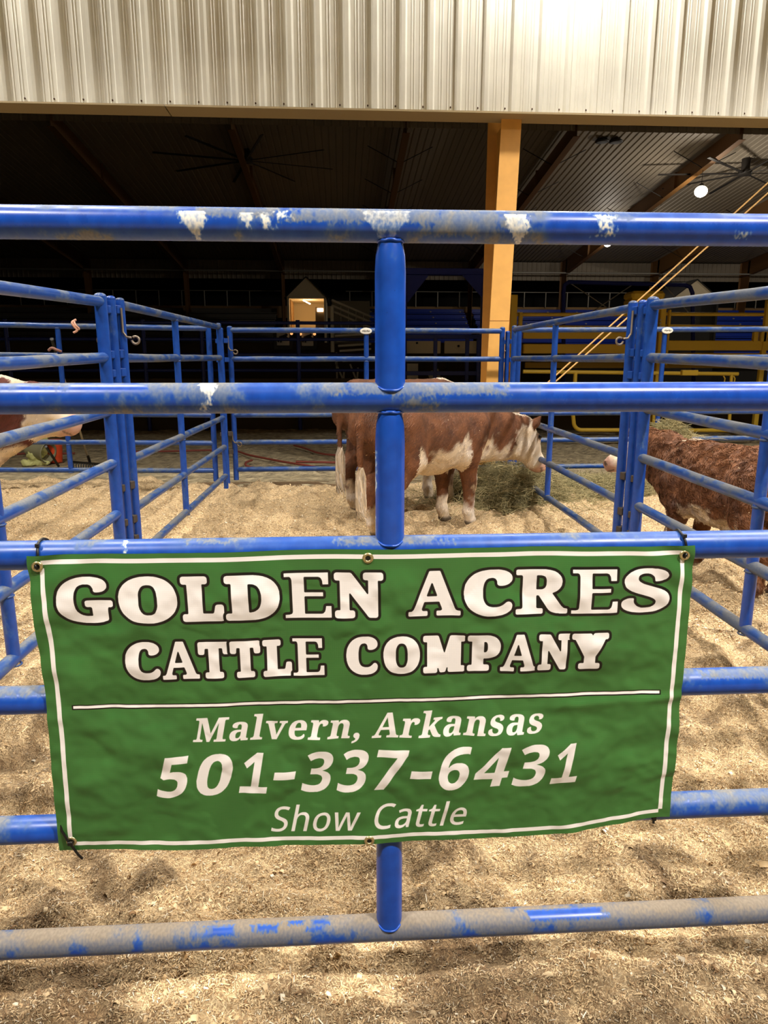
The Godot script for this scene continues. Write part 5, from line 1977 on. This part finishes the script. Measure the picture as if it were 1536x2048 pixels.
func make_materials() -> void:
	var sh := shavings_texture()
	var m := paint("shavings", Color.WHITE, 0.95)
	m.albedo_texture = sh[0]
	m.vertex_color_use_as_albedo = true
	m.heightmap_enabled = true
	m.heightmap_texture = sh[1]
	m.heightmap_scale = 0.6
	m = paint("chip", Color.WHITE, 0.85)
	m.vertex_color_use_as_albedo = true
	m = paint("dirt", srgb(168, 146, 112), 1.0)
	m.albedo_texture = soft_tex(17, 0.02, 0.6, 512, 5)
	m.albedo_color = srgb(206, 188, 150)
	m.uv1_triplanar = true
	m.uv1_world_triplanar = true
	m.uv1_scale = Vector3(0.5, 0.5, 0.5)
	m.heightmap_enabled = true
	m.heightmap_texture = noise_tex(18, 0.05, 512, 4)
	m.heightmap_scale = 3.0
	m = paint("coat", Color.WHITE, 0.75)
	m.vertex_color_use_as_albedo = true
	m.heightmap_enabled = true
	m.heightmap_texture = noise_tex(23, 0.06, 512, 4)
	m.heightmap_scale = 0.5
	m.uv1_triplanar = true
	m.uv1_scale = Vector3(7, 7, 7)
	m = paint("coat_hair", Color.WHITE, 0.6)
	m.vertex_color_use_as_albedo = true
	paint("eye", srgb(18, 12, 10), 0.08)
	m = paint("cream", srgb(228, 226, 214), 0.4)
	m.albedo_texture = soft_tex(40, 0.006, 0.9)
	m.uv1_triplanar = true
	m.uv1_world_triplanar = true
	m.uv1_scale = Vector3(0.35, 0.35, 0.35)
	var m2: StandardMaterial3D = m.duplicate()
	m2.albedo_color = srgb(223, 220, 207)
	mats.cream_b = m2
	paint("liner", srgb(196, 190, 174), 0.7)
	paint("trim", srgb(170, 152, 116), 0.55)
	paint("rust", srgb(70, 44, 26), 0.9)
	paint("deck", srgb(158, 146, 128), 0.6)
	paint("dark", srgb(40, 38, 36), 0.9)
	paint("dark_brown", srgb(74, 62, 46), 0.95)
	m = paint("yellow_steel", srgb(228, 170, 84), 0.5)
	m.albedo_texture = soft_tex(44, 0.02, 0.94, 256)
	m.uv1_triplanar = true
	m.uv1_world_triplanar = true
	paint("yellow_weld", srgb(176, 120, 60), 0.6)
	paint("rod", srgb(226, 180, 110), 0.5)
	paint("rafter", srgb(132, 92, 46), 0.6)
	paint("dark_steel", srgb(46, 42, 38), 0.6, 0.3)
	paint("pale_steel", srgb(176, 172, 160), 0.45, 0.3)
	paint("steel", srgb(130, 118, 104), 0.45, 0.7)
	paint("steel_dark", srgb(72, 64, 58), 0.6, 0.4)
	paint("tan_wall", srgb(178, 142, 96), 0.8)
	paint("cream_far", srgb(222, 208, 178), 0.8)
	paint("seat_blue", srgb(30, 62, 178), 0.3)
	paint("seat_grey", srgb(120, 116, 110), 0.5)
	paint("blue_far", srgb(22, 44, 130), 0.4)
	paint("blue_deep", srgb(28, 44, 146), 0.55)
	paint("alu", srgb(186, 184, 172), 0.45, 0.3)
	paint("alu_dark", srgb(120, 118, 108), 0.6, 0.2)
	paint("notice", srgb(230, 232, 236), 0.6)
	paint("yellow_chute", srgb(212, 174, 52), 0.5)
	paint("yellow_dull", srgb(150, 118, 36), 0.7)
	paint("black", srgb(16, 16, 16), 0.4)
	paint("white", srgb(244, 242, 232), 0.5)
	paint("brass", srgb(206, 188, 140), 0.34, 0.85)
	paint("pale_handle", srgb(206, 190, 158), 0.6)
	paint("orange", srgb(228, 84, 44), 0.45)
	paint("grey_plastic", srgb(150, 148, 118), 0.6)
	paint("sack", srgb(220, 222, 150), 0.5)
	paint("hose", srgb(132, 62, 50), 0.6)
	paint("twine", srgb(232, 180, 156), 0.8)
	paint("twine_brown", srgb(150, 110, 100), 0.8)
	m = paint("hay_core", srgb(112, 104, 68), 1.0)
	m = paint("lamp_glow", Color.WHITE, 0.3)
	m.emission_enabled = true
	m.emission = Color(1.0, 0.93, 0.8)
	m.emission_energy_multiplier = 6.0
	m = paint("globe", Color.WHITE, 0.4)
	m.emission_enabled = true
	m.emission = Color(1.0, 0.7, 0.42)
	m.emission_energy_multiplier = 0.9
	# enamelled pipe: one painted sheet for each rail of the front fence, shared ones for the rest
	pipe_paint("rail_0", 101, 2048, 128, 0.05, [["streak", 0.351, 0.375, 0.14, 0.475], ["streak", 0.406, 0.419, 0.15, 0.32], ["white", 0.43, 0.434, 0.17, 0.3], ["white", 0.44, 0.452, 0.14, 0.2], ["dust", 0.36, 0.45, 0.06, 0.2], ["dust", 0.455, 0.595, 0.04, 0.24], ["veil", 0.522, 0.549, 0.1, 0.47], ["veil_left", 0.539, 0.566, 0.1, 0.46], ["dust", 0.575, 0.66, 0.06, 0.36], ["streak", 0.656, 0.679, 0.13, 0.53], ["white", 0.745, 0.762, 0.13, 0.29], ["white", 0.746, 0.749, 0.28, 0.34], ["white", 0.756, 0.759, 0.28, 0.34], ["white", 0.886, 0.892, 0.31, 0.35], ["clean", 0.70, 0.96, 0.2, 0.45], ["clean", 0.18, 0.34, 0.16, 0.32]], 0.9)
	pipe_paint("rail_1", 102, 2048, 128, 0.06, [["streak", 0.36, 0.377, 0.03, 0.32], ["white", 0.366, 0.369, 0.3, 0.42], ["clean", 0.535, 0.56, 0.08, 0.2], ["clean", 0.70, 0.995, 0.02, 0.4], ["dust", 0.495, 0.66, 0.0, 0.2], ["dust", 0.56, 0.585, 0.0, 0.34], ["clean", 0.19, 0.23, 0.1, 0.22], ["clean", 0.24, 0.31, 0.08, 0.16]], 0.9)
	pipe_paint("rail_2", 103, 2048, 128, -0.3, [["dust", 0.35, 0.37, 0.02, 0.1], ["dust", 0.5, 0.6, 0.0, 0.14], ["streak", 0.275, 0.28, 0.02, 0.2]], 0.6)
	pipe_paint("rail_3", 104, 2048, 128, 0.2, [["dust", 0.9, 1.0, 0.0, 0.14], ["dust", 0.1, 0.25, 0.0, 0.12]], 0.0)
	pipe_paint("rail_4", 105, 2048, 128, 0.1, [["dust", 0.85, 1.0, 0.0, 0.1]], 0.0)
	pipe_paint("rail_5", 106, 2048, 128, 0.78, [["clean", 0.715, 0.81, 0.0, 0.14], ["clean", 0.335, 0.365, 0.03, 0.14], ["clean", 0.39, 0.415, 0.04, 0.12], ["clean", 0.43, 0.45, 0.0, 0.05], ["clean", 0.455, 0.475, 0.01, 0.06], ["clean", 0.45, 0.47, 0.09, 0.13], ["clean", 0.0, 1.0, 0.31, 0.5]], 0.0, Color(0.5, 0.425, 0.325))
	pipe_paint("rail_post", 107, 1024, 128, -0.5, [["white", 0.43, 0.47, 0.2, 0.24], ["white", 0.5, 0.53, 0.22, 0.26]], -1.0)
	pipe_paint("pipe", 108, 1024, 128, 0.18, [], 0.0, Color(0.46, 0.425, 0.37), Color(0.1, 0.27, 0.58))
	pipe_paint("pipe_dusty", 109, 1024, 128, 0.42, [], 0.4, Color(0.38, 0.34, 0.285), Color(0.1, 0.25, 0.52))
	pipe_paint("pipe_post", 110, 1024, 128, -0.3, [], -1.0, Color(0.5, 0.46, 0.4), Color(0.08, 0.26, 0.6))

func _ready() -> void:
	rng.seed = 11
	# camera, air, exposure
	var cam := Camera3D.new()
	cam.name = "camera"
	add_child(cam)
	cam.position = Vector3(0, CAM_Y, 0)
	cam.rotation_order = EULER_ORDER_YXZ
	cam.rotation = Vector3(deg_to_rad(-TILT), deg_to_rad(-YAW), 0)
	cam.fov = rad_to_deg(2.0 * atan(1024.0 / FOCAL))
	cam.near = 0.05
	cam.far = 200.0
	cam.current = true
	var env := Environment.new()
	env.background_mode = Environment.BG_COLOR
	env.background_color = Color.BLACK
	env.tonemap_mode = Environment.TONE_MAPPER_LINEAR
	env.tonemap_exposure = 1.24
	env.sdfgi_enabled = true
	env.ssao_enabled = true
	env.ssil_enabled = true
	var we := WorldEnvironment.new()
	we.name = "environment"
	we.environment = env
	add_child(we)

	gn1 = noise(61, 1.5, 3)
	gn2 = noise(62, 4.2, 3)
	gn3 = noise(63, 24.0, 2)
	make_materials()
	# lamps of the barn; they hang above the picture
	var warm := Color(1.0, 0.975, 0.94)
	high_bay("barn lamp close to the cream wall above the yellow column", Vector3(2.5, 7.0, -7.5), 16.0, 1.0, warm)
	high_bay("barn lamp close to the cream wall far to the left", Vector3(-5.6, 7.0, -7.5), 22.0, 1.0, warm)
	high_bay("barn lamp close to the cream wall far to the right", Vector3(10.5, 7.0, -7.5), 6.0, 1.0, warm)
	high_bay("barn lamp over the left pen", Vector3(-2.6, 7.2, -3.8), 28.0, 0.9, warm, "", 0.0, 66.0)
	high_bay("barn lamp over the right pen", Vector3(5.6, 7.2, -4.0), 62.0, 0.9, warm, "", 0.0, 66.0)
	high_bay("barn lamp over the alley behind the viewer on the left", Vector3(-3.4, 6.9, 1.5), 40.0, 1.2, warm, "", 0.0, 68.0)
	high_bay("barn lamp over the alley behind the viewer on the right", Vector3(3.2, 6.9, 1.5), 72.0, 1.2, warm, "", 0.0, 68.0)
	# lamps of the arena
	high_bay("burning high bay lamp hanging under the arena roof at the right", atz(1402, 382, -35), 15.0, 1.2, Color(1, 0.96, 0.9), "", 0.3)
	high_bay("burning arena lamp half hidden under the top rail of the front fence", atz(1215, 486, -46), 6.0, 0.6, Color(1, 0.96, 0.9), "", 0.24)
	high_bay("arena lamp burning outside the picture to the right", Vector3(31, 8.6, -42), 15.0, 1.0, Color(1, 0.96, 0.9), "", 0.3)

	build_floor()
	build_ground()
	build_barn()
	build_arena()
	build_column()
	front_fence()
	banner_paint()
	build_banner()
	var P: Material = mats.pipe
	var D: Material = mats.pipe_dusty
	pipe_panel("pipe_fence", "near left side fence of dusty blue pipe running out of the picture", Vector2(-1.49, -1.55), Vector2(-1.395, -4.33), Vector2(1.745, 1.825), Vector2(0.19, 0.25), 6, [0.5], P)
	pipe_panel("pipe_fence", "far left side fence of dusty blue pipe ending at the back corner", Vector2(-1.335, -4.5), Vector2(-1.27, -7.6), Vector2(1.82, 1.83), Vector2(0.25, 0.27), 6, [0.42], D, "", 0.0275, 0.14, 0.026)
	pipe_panel("pipe_fence", "near right side fence of blue pipe in front of the woolly calf", Vector2(1.96, -1.55), Vector2(1.915, -4.37), Vector2(1.745, 1.825), Vector2(0.19, 0.25), 6, [0.545], D)
	pipe_panel("pipe_fence", "far right side fence of blue pipe beside the hay heap", Vector2(1.865, -4.55), Vector2(1.905, -7.85), Vector2(1.82, 1.825), Vector2(0.25, 0.26), 6, [0.52], D, "", 0.0275, 0.14, 0.03)
	pipe_panel("pipe_fence", "blue pipe fence across the back of the middle pen behind the cattle", Vector2(-1.215, -7.98), Vector2(1.80, -7.98), Vector2(1.815, 1.813), Vector2(0.28, 0.28), 6, [0.495], P, "", 0.029, 0.12, 0.03)
	pipe_panel("pipe_fence", "blue pipe panel across the back of the left pen, with the rake behind it", Vector2(-4.7, -7.98), Vector2(-1.43, -7.9), Vector2(1.88, 1.83), Vector2(0.31, 0.28), 6, [0.51], P, "", 0.029, 0.12, 0.03)
	pipe_panel("pipe_fence", "blue pipe panel across the back of the right pen behind the woolly calf", Vector2(1.99, -7.98), Vector2(5.3, -7.98), Vector2(1.825, 1.845), Vector2(0.28, 0.29), 6, [0.505], P, "", 0.029, 0.12, 0.03)
	coupling("blue tube with lugs and drop pins coupling the two left side panels", Vector3(-1.363, 0, -4.42), 1.85, [1.79, 1.53, 1.42, 0.72, 0.5, 0.37], [[1.63, Vector3(1, 0, 0), 0.17], [1.63, Vector3(-1, 0, 0), 0.1], [0.55, Vector3(-1, 0, 0), 0.1]], Vector3(0.3, 0, -1), "")
	coupling("blue tube with lugs and drop pins coupling the two right side panels", Vector3(1.89, 0, -4.46), 1.845, [1.8, 1.54, 1.4, 0.74, 0.5, 0.37], [[1.63, Vector3(-1, 0, 0), 0.17], [1.63, Vector3(1, 0, 0), 0.17], [0.55, Vector3(1, 0, 0), 0.1]], Vector3(-0.3, 0, -1), "")
	coupling("thin blue tube with drop pins at the left back corner of the middle pen", Vector3(-1.29, 0, -7.84), 1.82, [1.7, 1.5, 0.7, 0.5], [[1.6, Vector3(1, 0, 0), 0.15], [0.6, Vector3(1, 0, 0), 0.12]], Vector3(1, 0, -0.2), "")
	coupling("thin blue tube with drop pins at the right back corner of the middle pen", Vector3(1.87, 0, -8.02), 1.8, [1.7, 1.5, 0.7, 0.5], [[1.6, Vector3(-1, 0, 0.3), 0.15], [0.6, Vector3(1, 0, 0), 0.12]], Vector3(1, 0, -0.2), "")
	# cattle
	cattle("hereford_heifer", "red-brown heifer in the middle pen lowering her white face towards the hay", "cow", Vector3(0.69, 0.075, -5.75), Vector2(0.745, -0.667), {"size": 0.96, "fat": 1.05, "cell": 0.014, "poll": Vector3(1.28, 0.79, 0.08), "muzzle": Vector3(1.50, 0.42, 0.14), "brow": Vector3(0.9, 0.55, -0.1), "feet": [0.0, 0.05, 0.03, 0.0], "hair": 0.019, "hairs": 26000, "belly": 0.78, "seed": 3, "flecks": 160, "ear_up": 0.08, "ear_out": 0.2, "ear_t": -0.14, "dewlap": -0.01, "crest": -0.02, "red": lin(116, 70, 38), "dark": lin(72, 39, 19)})
	cattle("hereford_heifer", "red-brown heifer standing mostly hidden behind the one eating hay", "cow", Vector3(0.62, 0.08, -6.72), Vector2(0.87, -0.6), {"size": 1.0, "cell": 0.018, "poll": Vector3(1.12, 0.93, 0.2), "muzzle": Vector3(1.38, 0.6, 0.32), "brow": Vector3(0.8, 0.6, 0.2), "feet": [-0.06, 0.0, 0.02, 0.0], "hair": 0.02, "hairs": 12000, "seed": 8, "flecks": 60, "red": lin(108, 66, 37), "dark": lin(68, 38, 20)})
	cattle("hereford_calf", "woolly brown calf with pale belly in the right pen, seen from its left rear", "calf", Vector3(2.47, 0.06, -4.3), Vector2(-0.28, -0.96), {"size": 0.73, "cell": 0.013, "fat": 1.03, "poll": Vector3(0.84, 0.84, 0.07), "muzzle": Vector3(1.03, 0.65, -0.14), "brow": Vector3(0.4, 0.75, -0.5), "crest_w": 0.03, "crest_to": 0.56, "face": -0.1, "feet": [0.05, 0.0, 0.0, 0.05], "hair": 0.019, "hairs": 90000, "wool": 0.8, "lock": 0.11, "belly": 0.68, "seed": 14, "flecks": 50, "sheath": true, "sock": 0.06, "red": lin(130, 82, 47), "dark": lin(92, 54, 30), "ear_up": 0.12, "ear_out": 0.2, "dewlap": 0.25})
	cattle("hereford_cow", "dark red cow with a white face looking right at the left edge", "cow", Vector3(-3.46, 0.04, -5.6), Vector2(1.0, 0.02), {"size": 1.04, "cell": 0.018, "poll": Vector3(1.1, 1.16, 0.0), "muzzle": Vector3(1.39, 0.98, 0.0), "brow": Vector3(0.6, 0.8, 0), "hair": 0.02, "hairs": 9000, "seed": 21, "flecks": 300, "red": lin(96, 42, 24), "dark": lin(54, 22, 14), "dewlap": 0.06, "crest": 0.06, "face": 0.12})
	build_far_fence()
	build_stand()
	build_yellow()
	twin_lamp("dark twin floodlight hanging unlit under the arena roof right of the yellow column", atz(1218, 283, -34), 1.2, "")
	twin_lamp("unlit twin floodlight high over the left middle of the arena", atz(785, 374, -44), 1.4, "")
	ceiling_fan("large ceiling fan near the burning lamp at the right", atz(1491, 338, -36), 4.2, 0.1, 2.2)
	ceiling_fan("large ceiling fan lost in the dark left of the middle", atz(492, 312, -36), 4.2, 0.5, 2.0)
	build_small()
	chips("fine_shavings", "small curled shavings strewn thickly near the foreground fence", 0, 150000, Vector2(-1.9, 2.3), Vector2(-1.0, -3.8), Vector2(0.0035, 0.009), 1)
	chips("shaving_slivers", "thin splinters of wood lying among the foreground shavings", 1, 70000, Vector2(-1.9, 2.3), Vector2(-1.0, -3.8), Vector2(0.006, 0.017), 2)
	chips("broad_shavings", "broad fluted curls of wood lying here and there on the bedding", 2, 1500, Vector2(-1.7, 2.2), Vector2(-1.0, -3.6), Vector2(0.01, 0.028), 3)
	chips("loose_shavings", "loose flakes strewn over the back of the pens", 0, 70000, Vector2(-4.0, 5.0), Vector2(-3.4, -8.2), Vector2(0.008, 0.02), 4)
	# things of one kind share a group
	var groups := {"pipe_fence": "blue pipe fences round the pens", "panel_coupling": "couplings between the pen fences", "cable_tie": "cable ties on the banner", "roof_frame": "steel frames of the arena roof", "bleachers": "blocks of bleacher seating", "hose": "hoses on the arena dirt", "wall_globe": "globe lamps under the entry", "oval_tag": "oval tags on the back fences", "brace_rod": "brace rods at the column", "high_bay_lamp": "high bay lamps", "hereford_heifer": "heifers in the middle pen", "hay_pile": "hay in the pens", "twin_floodlight": "unlit twin floodlights", "ceiling_fan": "ceiling fans of the arena", "wall_notice": "framed notices under the entry", "twine_knot": "scraps of twine on the left back fence", "gabled_entry": "gabled entries of the arena", "concourse_railing": "railings of the concourse"}
	for o in get_children():
		for g in groups:
			if str(o.name) == g or str(o.name).begins_with(g + "_0"):
				o.set_meta("group", groups[g])
